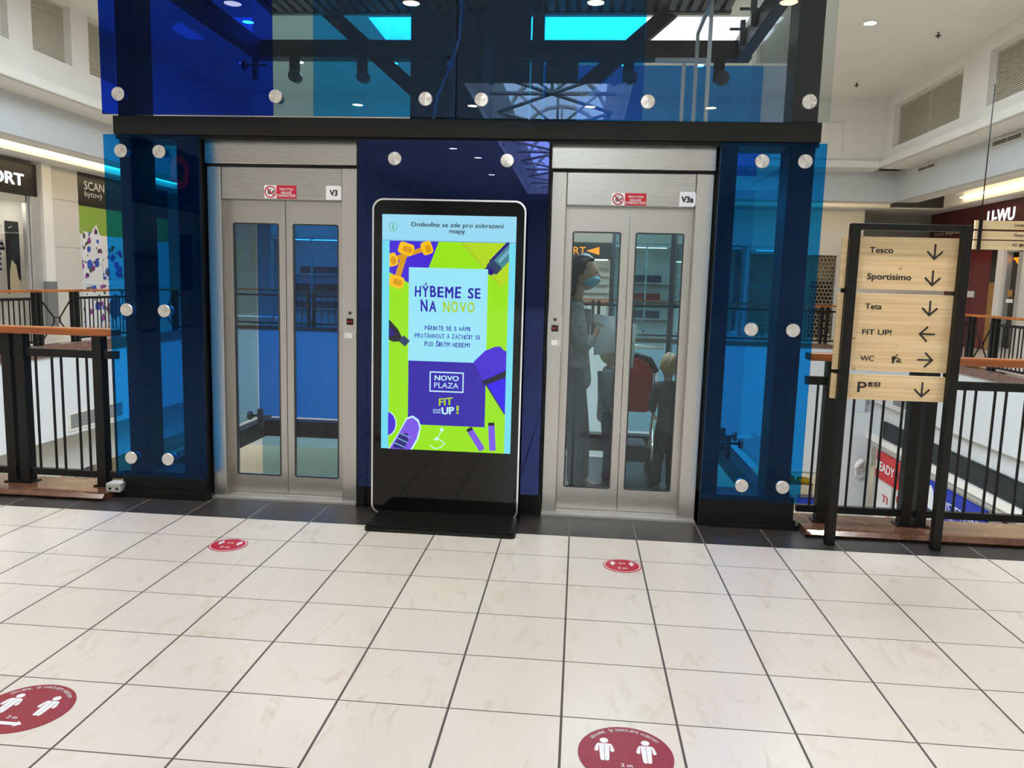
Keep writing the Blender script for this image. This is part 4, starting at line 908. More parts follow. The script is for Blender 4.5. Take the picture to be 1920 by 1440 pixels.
def person(label, base, s, face, pose, top, legs_mat, hair, mask=None, shoes='rubber', hood=None, extra=None):
    """s: scale against the adult woman; face: +1 looks towards +x, or 'away' looks towards +y"""
    bx, by, bz = base
    def P(x, y, z):
        if face == 'away': x, y = -y, x
        return (bx+x*s, by+y*s, bz+z*s)
    J = dict(pose); hx, hz = J['head']; hs = J.get('hs', 1.0); SH = .80
    N = {}; E_ = []
    def n(k, p, r): N[k] = (P(*p), r*s*SH)
    def e(*ks):
        for a, b in zip(ks[:-1], ks[1:]): E_.append((a, b))
    n('pelvis', (0, 0, 2.15), .30); n('waist', (-.03, 0, 2.55), .25); n('chest', (-.05, 0, 3.05), .29); n('upper', (-.04, 0, 3.36), .22); n('neck', (.0, 0, 3.62), .11); n('skull', (hx-.05, 0, hz-.18), .13); n('crown', (hx-.02, 0, hz+.02), .16)
    e('pelvis', 'waist', 'chest', 'upper', 'neck', 'skull', 'crown')
    for sd, q in (('n', -1), ('f', 1)):
        kx, fx = J['knee_'+sd], J['foot_'+sd]
        n('hip'+sd, (.0, .17*q, 2.0), .20); n('knee'+sd, (kx, .19*q, 1.13), .135); n('ankle'+sd, (fx, .19*q, .2), .085); n('toe'+sd, (fx+.32, .2*q, .09), .07)
        e('pelvis', 'hip'+sd, 'knee'+sd, 'ankle'+sd, 'toe'+sd)
        el, wr, ha = J['elbow_'+sd], J['wrist_'+sd], J['hand_'+sd]
        n('sho'+sd, (-.05, .36*q, 3.42), .13); n('elb'+sd, el, .095); n('wri'+sd, wr, .065); n('palm'+sd, ha, .075)
        e('upper', 'sho'+sd, 'elb'+sd, 'wri'+sd, 'palm'+sd)
    body = skin(N, E_, 'pelvis')
    # head with a face, turned the way the person looks
    hr = Matrix.Rotation(PI/2, 3, 'Z') if face == 'away' else Matrix.Identity(3)
    g_ = lambda v, c, w_: math.exp(-((v-c)/w_)**2)
    def headshape(q):
        x, y, z = q
        if z < -.15: y *= 1-.30*(-z-.15); x += .10*(-z-.15)
        if x > 0:
            x *= .94
            x += .30*g_(y, 0, .15)*g_(z, -.17, .13)+.10*g_(y, 0, .10)*g_(z, .02, .14)      # nose and bridge
            x += .05*g_(z, .16, .10)*g_(y, 0, .6)                                          # brow
            x -= .09*(g_(abs(y), .36, .15)*g_(z, .03, .10))                                # eye sockets
            x += .07*g_(y, 0, .22)*(g_(z, -.44, .07)+g_(z, -.55, .06))+.07*g_(y, 0, .25)*g_(z, -.82, .14)   # lips, chin
        return Vector((x, y, z))
    hc = P(hx, 0, hz)
    s0_ = s; s = s*hs
    body.ell(hc, (.235*s, .185*s, .30*s), 44, 32, 0, hr, headshape)
    H_ = lambda x, y, z: tuple(Vector(hc)+hr @ Vector((x*s, y*s, z*s)))
    for q in (-1, 1):
        body.ell(H_(-.01, .182*q, -.02), (.045*s, .02*s, .065*s), 10, 8)  # ears
    s = s0_
    for sd, q in (('n', -1), ('f', 1)):                                   # five fingers on each hand
        h = Vector(J['hand_'+sd]); w_ = Vector(J['wrist_'+sd]); d = (h-w_).normalized(); side = Vector((-d.z, 0, d.x)) if abs(d.y) < .8 else Vector((1, 0, 0))
        for i, L_ in enumerate((.17, .20, .19, .15)):
            o_ = h+side*(-.06+.04*i)+d*.03; m_ = o_+d*L_*.55+Vector((.02, -.02*q, 0)); t_ = m_+d*L_*.4+Vector((.03, -.04*q, -.01))
            body.tube([P(*o_), P(*m_), P(*t_)], [.024*s, .022*s, .017*s], 8)
        o_ = h-d*.02+side*.05; body.tube([P(*o_), P(*(o_+side*.07+d*.05)), P(*(o_+side*.09+d*.12))], [.026*s, .023*s, .018*s], 8)
    pr = obj('person', body, 'skin', label=label, cat='person', origin=(bx, by, bz))
    # clothes follow the body
    def part(keys, edges, grow, name, mat, root, caps=None):
        nn = {}
        for k in keys:
            p, r = N[k]; nn[k] = (p, r/SH+grow*s)
        if caps:
            for k, (p, r) in caps.items(): nn[k] = (P(*p), r*s)
        return obj(name, skin(nn, edges, root), mat, pr)
    mid = lambda a, b, t: tuple(a[i]+(b[i]-a[i])*t for i in range(3))
    caps = {'hem': ((0.0, 0, 1.86), .37), 'collar': ((-.02, 0, 3.56), .15)}
    ed = [('hem', 'waist'), ('waist', 'chest'), ('chest', 'upper'), ('upper', 'collar')]
    ks_ = ['waist', 'chest', 'upper']
    for sd in 'nf':
        ks_ += ['sho'+sd, 'elb'+sd]; caps['cuff'+sd] = (mid(J['elbow_'+sd], J['wrist_'+sd], .9), .085); ed += [('upper', 'sho'+sd), ('sho'+sd, 'elb'+sd), ('elb'+sd, 'cuff'+sd)]
    part(ks_, ed, .055, 'jacket', top, 'chest', caps)
    caps = {'belt': ((-.02, 0, 2.62), .29)}; ed = [('belt', 'pelvis')]; ks_ = ['pelvis']
    for sd, q in (('n', -1), ('f', 1)):
        ks_ += ['hip'+sd, 'knee'+sd]; caps['hemleg'+sd] = ((J['foot_'+sd], .19*q, .2), .125); ed += [('pelvis', 'hip'+sd), ('hip'+sd, 'knee'+sd), ('knee'+sd, 'hemleg'+sd)]
    part(ks_, ed, .035, 'trousers', legs_mat, 'pelvis', caps)
    for sd, q in (('n', -1), ('f', 1)):
        fx = J['foot_'+sd]; sh = MB().ell(P(fx+.14, .2*q, .085), (.30*s, .11*s, .085*s), 16, 8, 0, hr).ell(P(fx, .2*q, .14), (.13*s, .1*s, .1*s), 12, 8, 0, hr)
        obj('shoe', sh, shoes, pr)
    s = s*hs
    if hair:
        hm = MB().ell(H_(-.035, 0, .06), (.26*s, .215*s, .285*s), 44, 32, 0, hr, lambda q: q*(.80 if (q.x > .12+.25*max(q.z, 0) and q.z < .62) or (q.x > -.25 and q.z < -.38) else 1.0+.03*math.sin(9*q.y+7*q.z)))
        if extra == 'bun': hm.ell(H_(-.25, 0, -.16), (.13*s, .15*s, .26*s), 14, 10, 0, hr)
        obj('hair', hm, hair, pr)
    if hood: obj('hood', MB().ell(H_(-.05, 0, .03), (.27*s, .24*s, .31*s), 20, 14, 0, hr, lambda q: Vector((min(q.x, .35), q.y, q.z))), hood, pr)
    if mask: obj('face_mask', MB().ell(H_(.075, 0, -.125), (.185*s, .165*s, .125*s), 20, 14, 0, hr, lambda q: Vector((q.x+.12*g_(q.z, .3, .4) if q.x > 0 else q.x, q.y, q.z))), mask, pr)
    for q in (-1, 1): obj('eye', MB().ell(H_(.192, .070*q, .012), (.018*s, .026*s, .014*s), 12, 8, 0, hr), 'ink', pr)
    return pr
adult = dict(head=(.12, 4.02), knee_n=.06, knee_f=.16, foot_n=.05, foot_f=.22, elbow_n=(.12, -.44, 2.68), wrist_n=(.33, -.22, 2.95), hand_n=(.38, -.16, 3.08), elbow_f=(.18, .42, 2.70), wrist_f=(.42, .20, 2.92), hand_f=(.49, .14, 3.04))
person('woman in grey hooded sweater, dark trousers and face mask holding up paper in the lift', (-.02, 7.2, .03), .975, 1, adult, 'hoodie', 'trousers', 'hair_dark', 'mask', extra='bun')
kid = dict(head=(.08, 3.98), hs=1.3, knee_n=.06, knee_f=.12, foot_n=.0, foot_f=.14, elbow_n=(-.12, -.46, 2.75), wrist_n=(.10, -.42, 2.35), hand_n=(.16, -.40, 2.20), elbow_f=(-.05, .46, 2.75), wrist_f=(.28, .40, 2.5), hand_f=(.38, .36, 2.4))
person('small child in grey jacket and jeans standing behind the gap of the lift doors', (.62, 7.85, .03), .63, 1, kid, 'jacket_grey', 'jeans', None, hood='beige_fabric')
person('small blond child seen from behind at the right of the pram in the lift', (1.66, 7.55, .03), .58, 'away', kid, 'grey_fabric', 'trousers', 'hair_blond')
def sheet(label, pts, bend=.05):
    """slightly curved paper sheet through four corners"""
    mb = MB(); n = 8; a, b, c, d = [Vector(p) for p in pts]; nrm = (b-a).cross(d-a).normalized(); vs = []
    for i in range(n+1):
        for j in range(2):
            u = i/n; p = (a.lerp(b, u) if j == 0 else d.lerp(c, u))+nrm*bend*math.sin(PI*u); vs += [p, p+nrm*.006]
    fs = []
    for i in range(n):
        k = i*4; fs += [(k, k+4, k+6, k+2), (k+1, k+3, k+7, k+5), (k, k+1, k+5, k+4), (k+2, k+6, k+7, k+3)]
    mb.add(vs, fs, 0, True); return obj('paper_sheet', mb, 'white_paper', label=label, cat='paper')
sheet('large white paper sheet held up in the hands of the woman in the lift', [(.30, 7.05, 2.55), (.66, 7.15, 2.6), (.64, 7.18, 3.22), (.26, 7.08, 3.26)])
sheet('second white paper sheet right of the held one in the lift', [(.66, 7.32, 2.42), (1.0, 7.36, 2.30), (1.04, 7.4, 3.08), (.72, 7.34, 3.2)])
pm_ = thing('pram', 'black and red pram standing between the two children in the lift', 'pram', (1.15, 8.0, .03))
obj('handle', MB().tube([(.75, 7.55, 2.2), (.85, 7.5, 2.42), (1.1, 7.48, 2.5), (1.35, 7.5, 2.42), (1.48, 7.55, 2.2)], .055, 10), 'rubber', pm_)
obj('frame', MB().tube([(.75, 7.55, 2.2), (.72, 8.0, 1.2), (.7, 8.6, .35)], .035, 8).tube([(1.48, 7.55, 2.2), (1.5, 8.0, 1.2), (1.52, 8.6, .35)], .035, 8).tube([(.72, 8.1, 1.1), (.72, 7.6, .35)], .035, 8).tube([(1.5, 8.1, 1.1), (1.5, 7.6, .35)], .035, 8), 'silver', pm_)
obj('seat_fabric', MB().rbox(.8, 1.42, 7.62, 8.5, 1.45, 1.95, .12).rbox(.82, 1.4, 7.6, 7.72, 1.8, 2.38, .1), 'red_fabric', pm_, bevel=.03)
obj('hood', MB().ell((1.11, 8.2, 2.0), (.36, .42, .48), 20, 12, 0, None, lambda q: Vector((q.x, max(q.y, -.35), max(q.z, 0)))), 'grey_fabric', pm_)
obj('basket', MB().rbox(.8, 1.42, 7.7, 8.5, .45, .75, .08), 'grey_fabric', pm_)
for x in (.70, 1.50):
    for y in (7.6, 8.6): obj('wheel', MB().torus((x, y, .28), .2, .055, 'x', 0, 20, 8).cyl((x-.03, y, .28), (x+.03, y, .28), .09, n=12), 'wheel', pm_)

pm_.location.y += .45*T

# ================================================================ SHOPS ON THE LEFT GALLERY
UL, UR, UZ = (0, 1, 0), (0, -1, 0), (0, 0, 1)
sp = thing('shop_sign', 'black shop sign with glowing white letters ORT at the left photo edge', 'shop sign', (SL, 35.5, 8.1))
obj('fascia', B(SL-.5, SL, 29, 38.92, 8.1, 10.0), 'shop_black', sp)
obj('letters', text(MB(), 'ORT', (SL+.04, 35.15, 8.62), UL, UZ, 2.66, .70, .03), 'lit_letters', sp)
sf = thing('shop_window', 'glazed shop front below the black sign with clothes on display', 'shop window', (SL, 33.5, 0))
obj('frame', MB().box(SL-.3, SL-.05, 29, 38.05, 7.7, 8.1).box(SL-.3, SL-.05, 37.95, 38.15, 0, 8.1).box(SL-.3, SL-.05, 33.9, 34.05, 0, 7.7).box(SL-.3, SL-.05, 29, 38, 0, .15), 'alu', sf)
obj('glazing', B(SL-.2, SL-.16, 29, 38, .15, 7.7), 'glass_shop', sf)
obj('rear_panel', MB().box(SL-3.2, SL-3, 26, 42, 0, 8.05).box(SL-3.0, SL-.5, 38.3, 38.5, 0, 8.05), 'panel_wall', sf)
obj('ceiling_lamp', B(SL-2.2, SL-.8, 30, 37.5, 7.85, 7.95), 'shop_lamp', sf)
ts = thing('striped_shirt', 'grey and white striped shirt hanging in the shop window', 'shirt', (SL-1.2, 36.3, 3.4)); sh = MB()
for k in range(13):
    z = 3.5+k*.15; wv = .62 if k < 9 else .95-.05*(k-9)
    sh.box(SL-1.35, SL-1.0, 36.35-wv, 36.35+wv, z, z+.15, k % 2)
obj('cloth', sh, ['stripe_cloth', 'navy_cloth'], ts, bevel=.02); obj('hanger', MB().tube([(SL-1.17, 35.7, 5.45), (SL-1.17, 36.35, 5.75), (SL-1.17, 37.0, 5.45)], .04, 8).tube([(SL-1.17, 36.35, 5.75), (SL-1.17, 36.35, 6.05)], .03, 8), 'dark_steel', ts)
cp = thing('display_shelf', 'white shelf with a grey cap above the striped shirt', 'shelf', (SL-1.4, 36.2, 6.2)); obj('board', B(SL-2, SL-.9, 35, 37, 6.2, 6.3), 'white_plastic', cp)
obj('bracket', MB().box(SL-2, SL-1.9, 35.2, 35.3, 5.7, 6.2).box(SL-2, SL-1.9, 36.7, 36.8, 5.7, 6.2), 'alu', cp)
cc = thing('cap', 'grey cap lying on the white shelf in the shop window', 'cap', (SL-1.4, 36.1, 6.3)); obj('crown', MB().ell((SL-1.4, 36.1, 6.32), (.45, .5, .75), 18, 12, 0, None, lambda q: Vector((q.x, q.y, max(q.z, 0)))), 'grey_fabric', cc); obj('peak', MB().ell((SL-.95, 36.1, 6.36), (.35, .4, .05), 14, 8), 'grey_fabric', cc)
po_ = thing('poster', 'black and white poster of a person in profile in the shop window', 'poster', (SL-.6, 37.4, 2.3))
obj('sheet', B(SL-.62, SL-.56, 36.85, 37.92, 2.3, 6.55), 'shop_black', po_)
def yz(pts, x=SL-.55): return MB().add([(x, a, b) for a, b in pts], [tuple(range(len(pts)))])
obj('person_print', yz([(37.92, 6.0), (37.65, 6.15), (37.4, 5.85), (37.32, 5.5), (37.18, 5.2), (37.24, 4.85), (37.45, 4.6), (37.6, 4.35), (37.92, 4.2)]), 'vent_dark', po_)
obj('shirt_print', yz([(36.95, 2.3), (37.0, 3.6), (37.2, 4.3), (37.55, 4.0), (37.7, 3.2), (37.92, 3.0), (37.92, 2.3)]), 'beige_fabric', po_)
obj('tick_mark', yz([(37.05, 6.2), (37.12, 6.12), (37.45, 6.3), (37.14, 6.2)], SL-.545), 'sticker_white', po_)
ps = thing('promotion_stand', 'pink red promotion stand with a white top in the shop window at the photo edge', 'stand', (SL-.4, 35, 0)); obj('body', B(SL-.75, SL-.5, 34.3, 35.9, .4, 3.9), 'pink_red', ps); obj('header', B(SL-.76, SL-.49, 34.3, 35.88, 3.9, 4.6), 'white_plastic', ps); obj('foot', B(SL-.95, SL-.4, 34.4, 35.8, 0, .4), 'alu', ps)
struct('trim_12', MB().box(SL-.4, SL+.1, 38.2, 39.0, 0, 8.1), 'alu')
struct('trim_13', MB().box(SL-.4, SL+.3, 39.0, 39.85, 3.05, 10.2), 'wall'); struct('baseboard_left', MB().box(SL-.4, SL+.34, 38.95, 39.9, 0, 3.05), 'vent_grey')
struct('wall_left_pier', MB().box(SL-.5, SL, 39.85, 42.82, 0, 5.2).box(SL-.5, SL, 39.85, 42.82, 5.24, 8.17).box(SL-.5, SL, 39.85, 42.82, 8.21, 10.2).box(SL-.5, SL-.04, 39.85, 42.82, 0, 10.2), 'panel_wall')
s2 = thing('shop_sign', 'black shop sign reading SCAN bytový above a green panel', 'shop sign', (SL, 47, 8.04))
obj('fascia', B(SL-.5, SL, 42.86, 54, 8.04, 10.2), 'shop_black', s2)
l2 = MB(); text(l2, 'SCAN', (SL+.02, 43.45, 9.13), UL, UZ, 2.2, .56, .012); text(l2, 'bytový', (SL+.02, 43.47, 8.56), UL, UZ, 1.95, .5, 0); obj('letters', l2, 'sticker_white', s2)
# printed window film with a flower pattern
m, nt, p, o = newmat('flower_print'); N = nt.nodes.new; L = nt.links.new
g = N('ShaderNodeNewGeometry'); last = None
for k, (sc, col, th, sd) in enumerate(((2.8, S(52, 88, 190), .30, 0), (3.4, S(150, 70, 150), .26, 5), (4.4, S(60, 84, 48), .25, 9), (5.2, S(40, 40, 70), .2, 13))):
    mp = N('ShaderNodeMapping'); mp.inputs['Location'].default_value = (sd, sd*.7, sd*.3); L(g.outputs['Position'], mp.inputs[0])
    nz = N('ShaderNodeTexNoise'); nz.inputs['Scale'].default_value = 6; L(mp.outputs[0], nz.inputs[0]); av = N('ShaderNodeMixRGB'); av.inputs[0].default_value = .12; L(mp.outputs[0], av.inputs[1]); L(nz.outputs[1], av.inputs[2])
    vo = N('ShaderNodeTexVoronoi'); vo.inputs['Scale'].default_value = sc; L(av.outputs[0], vo.inputs[0])
    lt = N('ShaderNodeMath'); lt.operation = 'LESS_THAN'; lt.inputs[1].default_value = th; L(vo.outputs['Distance'], lt.inputs[0])
    mx = N('ShaderNodeMixRGB'); mx.inputs[2].default_value = col; L(lt.outputs[0], mx.inputs[0])
    if last is None: mx.inputs[1].default_value = S(226, 228, 236)
    else: L(last, mx.inputs[1])
    last = mx.outputs[0]
L(last, p.inputs['Base Color'])
w2 = thing('window_display', 'shop window print with flowered white bedding under a green band', 'window display', (SL, 48, 0))
obj('green_band', B(SL-.3, SL-.02, 42.86, 54, 6.2, 8.04), 'green_print', w2)
obj('bedding_print', B(SL-.3, SL-.02, 42.86, 54, 0, 6.2), 'print_white', w2)
def yzf(name, pts, mat, x): obj(name, MB().prism(pts, x-.02, x, ax='x'), mat, w2)
yzf('pillow', [(42.95, 5.0), (42.95, 3.2), (44.4, 3.6), (45.5, 4.3), (45.3, 5.6), (44.6, 6.9), (43.9, 6.3), (43.2, 6.4)], 'flower_print', SL+.02)
yzf('quilt', [(42.9, .3), (42.9, 2.6), (45.0, 2.9), (46.6, 2.6), (48, 3.2), (48, .3)], 'flower_print', SL+.02)
yzf('pillow', [(45.2, 3.2), (45.2, 5.0), (46.4, 5.6), (48, 5.2), (48, 3.4)], 'flower_print', SL+.03)
yzf('sheet_fold', [(43.1, 2.9), (45.0, 4.2), (45.0, 2.8)], 'print_white', SL+.04)
yzf('cushion', [(45.2, 1.2), (46.2, .4), (47.4, .9), (46.6, 2.2)], 'purple', SL+.05)

# ================================================================ SHOPS ON THE RIGHT AND END GALLERIES
struct('wall_right_front', MB().box(SR, SR+.5, 46.2, 61, 6.9, 10.2).box(SR, SR+.5, 54.5, 61, 0, 6.9), 'maroon_dark')
struct('wall_right_red', MB().box(SR, SR+.5, 50.86, 53.4, 0, 6.9).box(SR, SR+.5, 53.44, 54.5, 0, 6.9), 'maroon')
struct('trim_14', MB().box(SR, SR+.5, 49.75, 50.86, 4.7, 6.9), 'shop_black'); struct('trim_15', MB().box(SR, SR+.5, 49.75, 50.86, 0, 4.7), 'cardboard')
struct('trim_16', MB().box(SR-.2, SR+.4, 48.95, 49.75, 2, 6.9), 'wall'); struct('baseboard_right', MB().box(SR-.22, SR+.4, 48.93, 49.78, 0, 2), 'vent_grey')
struct('wall_right_shopend', MB().box(SR, SR+.5, 30, 47.0, 0, 10.2), 'panel_wall')
ls = thing('shop_sign', 'glowing white letters LI-WU on the dark red shop wall', 'shop sign', (SR, 50.2, 8.8))
obj('letters', text(MB(), 'LI-WU', (SR-.06, 51.95, 8.82), UR, UZ, 3.5, .86, .03), 'lit_letters', ls); obj('backing', text(MB(), 'LI-WU', (SR-.02, 52.05, 8.75), UR, UZ, 3.7, 1.0, .09), 'maroon_dark', ls)
l3 = thing('wall_lettering', 'small pale words food express on the dark red wall behind the sign', 'lettering', (SR, 58, 8.3)); obj('letters', text(MB(), 'food express', (SR-.03, 60.1, 8.32), UR, UZ, 4.6, .40, .012), 'louvre', l3)
sd = thing('shop_door', 'glazed shop door with orange sign beside the dark red wall', 'shop door', (SR, 48.2, 0))
obj('frame', MB().box(SR, SR+.3, 48.85, 48.98, 0, 6.9).box(SR, SR+.3, 47.0, 47.5, 0, 6.9).box(SR, SR+.3, 47, 49, 6.7, 6.95).box(SR, SR+.3, 47.5, 48.9, 0, .3), 'alu', sd)
obj('glazing', B(SR+.1, SR+.14, 47.5, 48.85, .3, 6.7), 'glass_shop', sd); obj('interior', MB().box(SR+3, SR+3.2, 44, 54, 0, 7).box(SR+.5, SR+3.2, 49.8, 50, 0, 7), 'shop_dark', sd)
obj('orange_sign', MB().box(SR+.35, SR+.4, 47.55, 48.75, 6.22, 6.36).prism([(48.6, 6.22), (48.3, 6.22), (48.15, 5.88)], SR+.35, SR+.4, ax='x').box(SR+.35, SR+.4, 47.75, 47.9, 5.88, 6.22).box(SR+.35, SR+.4, 48.02, 48.12, 5.88, 6.22), 'lit_orange', sd)
obj('notice', MB().box(SR+.06, SR+.09, 47.9, 48.5, 3.75, 4.2).box(SR+.06, SR+.09, 47.8, 48.6, 3.35, 3.6, 1), ['cardboard', 'white_paper'], sd); obj('lock', B(SR-.05, SR+.0, 47.15, 47.35, 2.9, 3.4), 'silver', sd)
ep_ = thing('wall_plate', 'small light rectangular plate on the red wall right of the direction sign', 'wall plate', (SR, 53.3, 3.65)); obj('frame', B(SR-.08, SR, 52.6, 53.95, 3.62, 4.1), 'silver', ep_); obj('face', B(SR-.1, SR-.08, 52.7, 53.85, 3.68, 4.04), 'white_plastic', ep_)
# end gallery
struct('wall_end_header', B(13.5, 22, SE, SE+.4, 6.6, 10.2), 'panel_wall'); struct('wall_end_corner', B(20.25, 28.5, SE, SE+.4, 0, 6.6), 'panel_wall')
struct('wall_end_pier', B(13.0, 13.5, SE, SE+.4, 0, 10.2), 'panel_wall'); struct('wall_end_band', B(-26, 13.0, SE, SE+.4, 7.2, 10.2), 'panel_wall')
st = thing('roller_shutter', 'closed grid roller shutter at the far end beside the lift tower', 'roller shutter', (16.8, SE, 0)); ss_ = MB()
for k in range(22): ss_.box(13.52, 20.15, SE+.1, SE+.16, .05+k*.3, .11+k*.3)
for k in range(22):
    for j in range(23): x = 13.55+j*.28+(.15 if k % 2 else 0); ss_.box(x, x+.05, SE+.1, SE+.16, .11+k*.3, .35+k*.3)
obj('grid', ss_, 'shutter', st); obj('guide', B(20.1, 20.24, SE-.05, SE+.3, 0, 6.58), 'alu', st); obj('backdrop', MB().box(13.55, 20.2, SE+1.6, SE+1.7, 0, 6.55).box(18.6, 20.2, SE+.9, SE+1.2, 0, 4.6, 1), ['beige_fabric', 'shop_dark'], st)
for k, (a, b) in enumerate(((-26, -19), (-19, -12), (-12, -6.2), (2.6, 8), (8, 13))):
    wn_ = thing('shop_window', ('lit shop window at the far end, leftmost behind the lift tower', 'lit shop window at the far end seen through the left lift doors', 'lit shop window at the far end, left of the dark sign band', 'lit shop window at the far end seen through the right lift glass', 'lit shop window at the far end beside the roller shutter')[k], 'shop window', ((a+b)/2, SE, 0))
    obj('frame', MB().box(a, a+.15, SE, SE+.3, 0, 7.1).box(b-.15, b, SE, SE+.3, 0, 7.1).box(a, b, SE, SE+.3, 6.9, 7.1).box((a+b)/2-.06, (a+b)/2+.06, SE, SE+.3, 0, 7).box(a, b, SE, SE+.3, 0, .3), 'alu', wn_)
    obj('rear_panel', B(a, b, SE+3.5, SE+3.7, 0, 8), ('panel_wall', 'navy', 'maroon_dark', 'panel_wall', 'beige_fabric')[k], wn_)
    rk = MB()
    for q in range(3): rk.box(a+.5, b-.5, SE+2.6, SE+3.4, 1+q*1.5, 1.1+q*1.5, 0).box(a+.7+q*.4, b-1.2, SE+2.8, SE+3.3, 1.1+q*1.5, 1.7+q*1.5, 1+q % 2)
    obj('shelving', rk, ['louvre_frame', 'jeans', 'jacket_red'], wn_)
    obj('ceiling_lamp', B(a+1, b-1, SE+1.2, SE+1.5, 6.9, 7.0), 'shop_lamp', wn_)
rs = thing('shop_sign', 'dark shop band with glowing orange letters RT and arrow seen through the right lift', 'shop sign', (-1.5, SE, 5.9))
obj('fascia', B(-6.15, 2.55, SE-.1, SE+.4, 5.9, 7.15), 'vent_dark', rs)
obj('letters', text(MB(), 'RT', (-.62, SE-.14, 6.18), (1, 0, 0), (0, 0, 1), .98, .62, -.004), 'lit_orange', rs); obj('arrow', MB().prism([(.42, 6.5), (1.46, 6.84), (1.46, 6.18)], SE-.16, SE-.12), 'lit_orange', rs)
cs = thing('shop_counter', 'bright shop counter with shelves under the orange RT sign', 'counter', (-1.5, SE+1, 0))
obj('counter', B(-6, 2.4, SE+.8, SE+1.6, 0, 2.2), 'wall', cs); obj('top', B(-6, 2.4, SE+.7, SE+1.7, 2.2, 2.35), 'rail_wood_x', cs); sb = MB()
for q in range(5): sb.box(-6, 2.4, SE+2.6, SE+3.2, 2.4+q*.7, 2.48+q*.7)
obj('shelf', sb, 'louvre_frame', cs); obj('rear_panel', B(-6, 2.5, SE+3.2, SE+3.4, 0, 8), 'wall', cs); obj('ceiling_lamp', B(-5.5, 2.2, SE+1.2, SE+1.5, 5.8, 5.88), 'shop_lamp', cs)
# hanging wooden sign at the right edge
hg = thing('hanging_sign', 'three wooden boards hanging on a black rod at the right photo edge', 'direction sign', (13.6, 20, 5.2))
hb = [obj('board', B(12.51, 15.2, 19.97, 20.05, a, b), 'pine', hg) for a, b in ((5.87, 6.14), (5.55, 5.81), (5.23, 5.51))]
obj('rod', MB().box(12.61, 12.70, 19.9, 19.97, 5.2, 6.16).box(14.9, 14.99, 19.9, 19.97, 5.2, 6.16), 'black', hg)
obj('suspension_cable', MB().tube([(12.66, 19.95, 6.16), (12.66, 19.95, 10.3)], .018, 6).tube([(14.95, 19.95, 6.16), (14.95, 19.95, 10.3)], .018, 6), 'black', hg)
for b, s, x0, x1, z0, z1 in ((hb[0], 'Lindex', 13.70, 14.06, 5.965, 6.05), (hb[1], 'Datart', 13.72, 14.05, 5.655, 5.74), (hb[2], 'WC', 13.69, 13.85, 5.345, 5.43)):
    obj('lettering', text(MB(), s, (x0, 19.96, z0), (1, 0, 0), (0, 0, 1), x1-x0, z1-z0, .012), 'ink', b)
obj('changing_symbol', MB().prism([(13.92, 5.40), (13.96, 5.43), (14.05, 5.38), (14.05, 5.35), (13.97, 5.38), (13.95, 5.33), (13.92, 5.33)], 19.955, 19.965), 'ink', hb[2])

# ================================================================ LOWER LEVEL
XW = XR+.35
ry = thing('shop_sign', 'red shop sign with white READY letters on the lower level', 'shop sign', (XW, 44, -8.7))
obj('panel', B(XW-.12, XW+.05, 40.6, 47.35, -8.65, -6.88), 'shop_red', ry)
l4 = MB(); text(l4, 'READY', (XW-.14, 47.25, -8.08), UR, UZ, 3.05, .62, .03); text(l4, 'OT', (XW-.14, 41.75, -8.06), UR, UZ, 1.1, .60, .03); obj('letters', l4, 'sticker_white', ry); obj('dark_letters', text(MB(), 'FO', (XW-.14, 44.05, -8.08), UR, UZ, 1.15, .6, .03), 'ink_soft', ry)
mm_ = thing('shop_sign', 'blue shop sign reading MISTER MINIT on the lower level', 'shop sign', (XW, 36, -8.7))
obj('panel', B(XW-.12, XW+.05, 33.05, 39.5, -8.75, -6.92), 'shop_blue', mm_)
l5 = MB(); text(l5, 'MISTER', (XW-.14, 37.72, -8.08), UR, UZ, 2.5, .52, .006); text(l5, 'MINIT', (XW-.14, 34.98, -8.12), UR, UZ, 1.85, .5, .006); text(l5, 'Minutka  Rychlá služba', (XW-.14, 36.9, -8.5), UR, UZ, 2.4, .2, 0); obj('letters', l5, 'sticker_white', mm_)
fc = MB().prism([(39.35, -8.5), (38.55, -8.5), (38.6, -8.0), (38.75, -7.4), (39.1, -7.15), (39.38, -7.4), (39.38, -8.0)], XW-.16, XW-.12, ax='x'); obj('round_emblem', fc, 'sticker_white', mm_)
lw = thing('shop_window', 'lower level shop window with large red letters under the red sign', 'shop window', (XW, 44, -12))
obj('pane', B(XW+.02, XW+.08, 40.2, 47.6, -12, -8.7), 'print_white', lw); obj('frame', MB().box(XW-.05, XW+.1, 47.37, 47.7, -12, -6.8).box(XW-.05, XW+.1, 44.2, 44.6, -12, -8.7).box(XW-.05, XW+.1, 40.2, 40.4, -12, -8.7), 'alu', lw)
l6 = MB(); text(l6, 'TI', (XW-.0, 46.2, -10.1), UR, UZ, 1.0, .5, .02); text(l6, 'U', (XW-.0, 43.9, -9.6), UR, UZ, .75, .5, .02); text(l6, 'S', (XW-.0, 45.3, -11.0), UR, UZ, .55, .6, .02); l6.prism([(41.6, -9.1), (40.5, -9.1), (40.7, -9.8)], XW-.0, XW+.01, ax='x'); obj('letters', l6, 'shop_red', lw)
struct('wall_right_shoplow', MB().box(XW, XW+.3, 30, 40.2, -12, -8.9), 'panel_wall'); struct('trim_17', MB().box(XW-.1, XW+.1, 31.6, 32.6, -12, -7.0), 'vent_grey'); struct('trim_18', MB().box(XW-.05, XW+.1, 24, 31.6, -12, -7.0), 'vent_dark')
cmr = thing('security_camera', 'white curved security camera on the white pier of the lower level', 'security camera', (20.1, 48.9, -8.6))
obj('housing', MB().tube([(19.7, 48.6, -8.55), (19.9, 48.6, -8.15), (20.15, 48.6, -7.95), (20.3, 48.6, -8.05)], [.1, .2, .2, .12], 12), 'white_plastic', cmr)
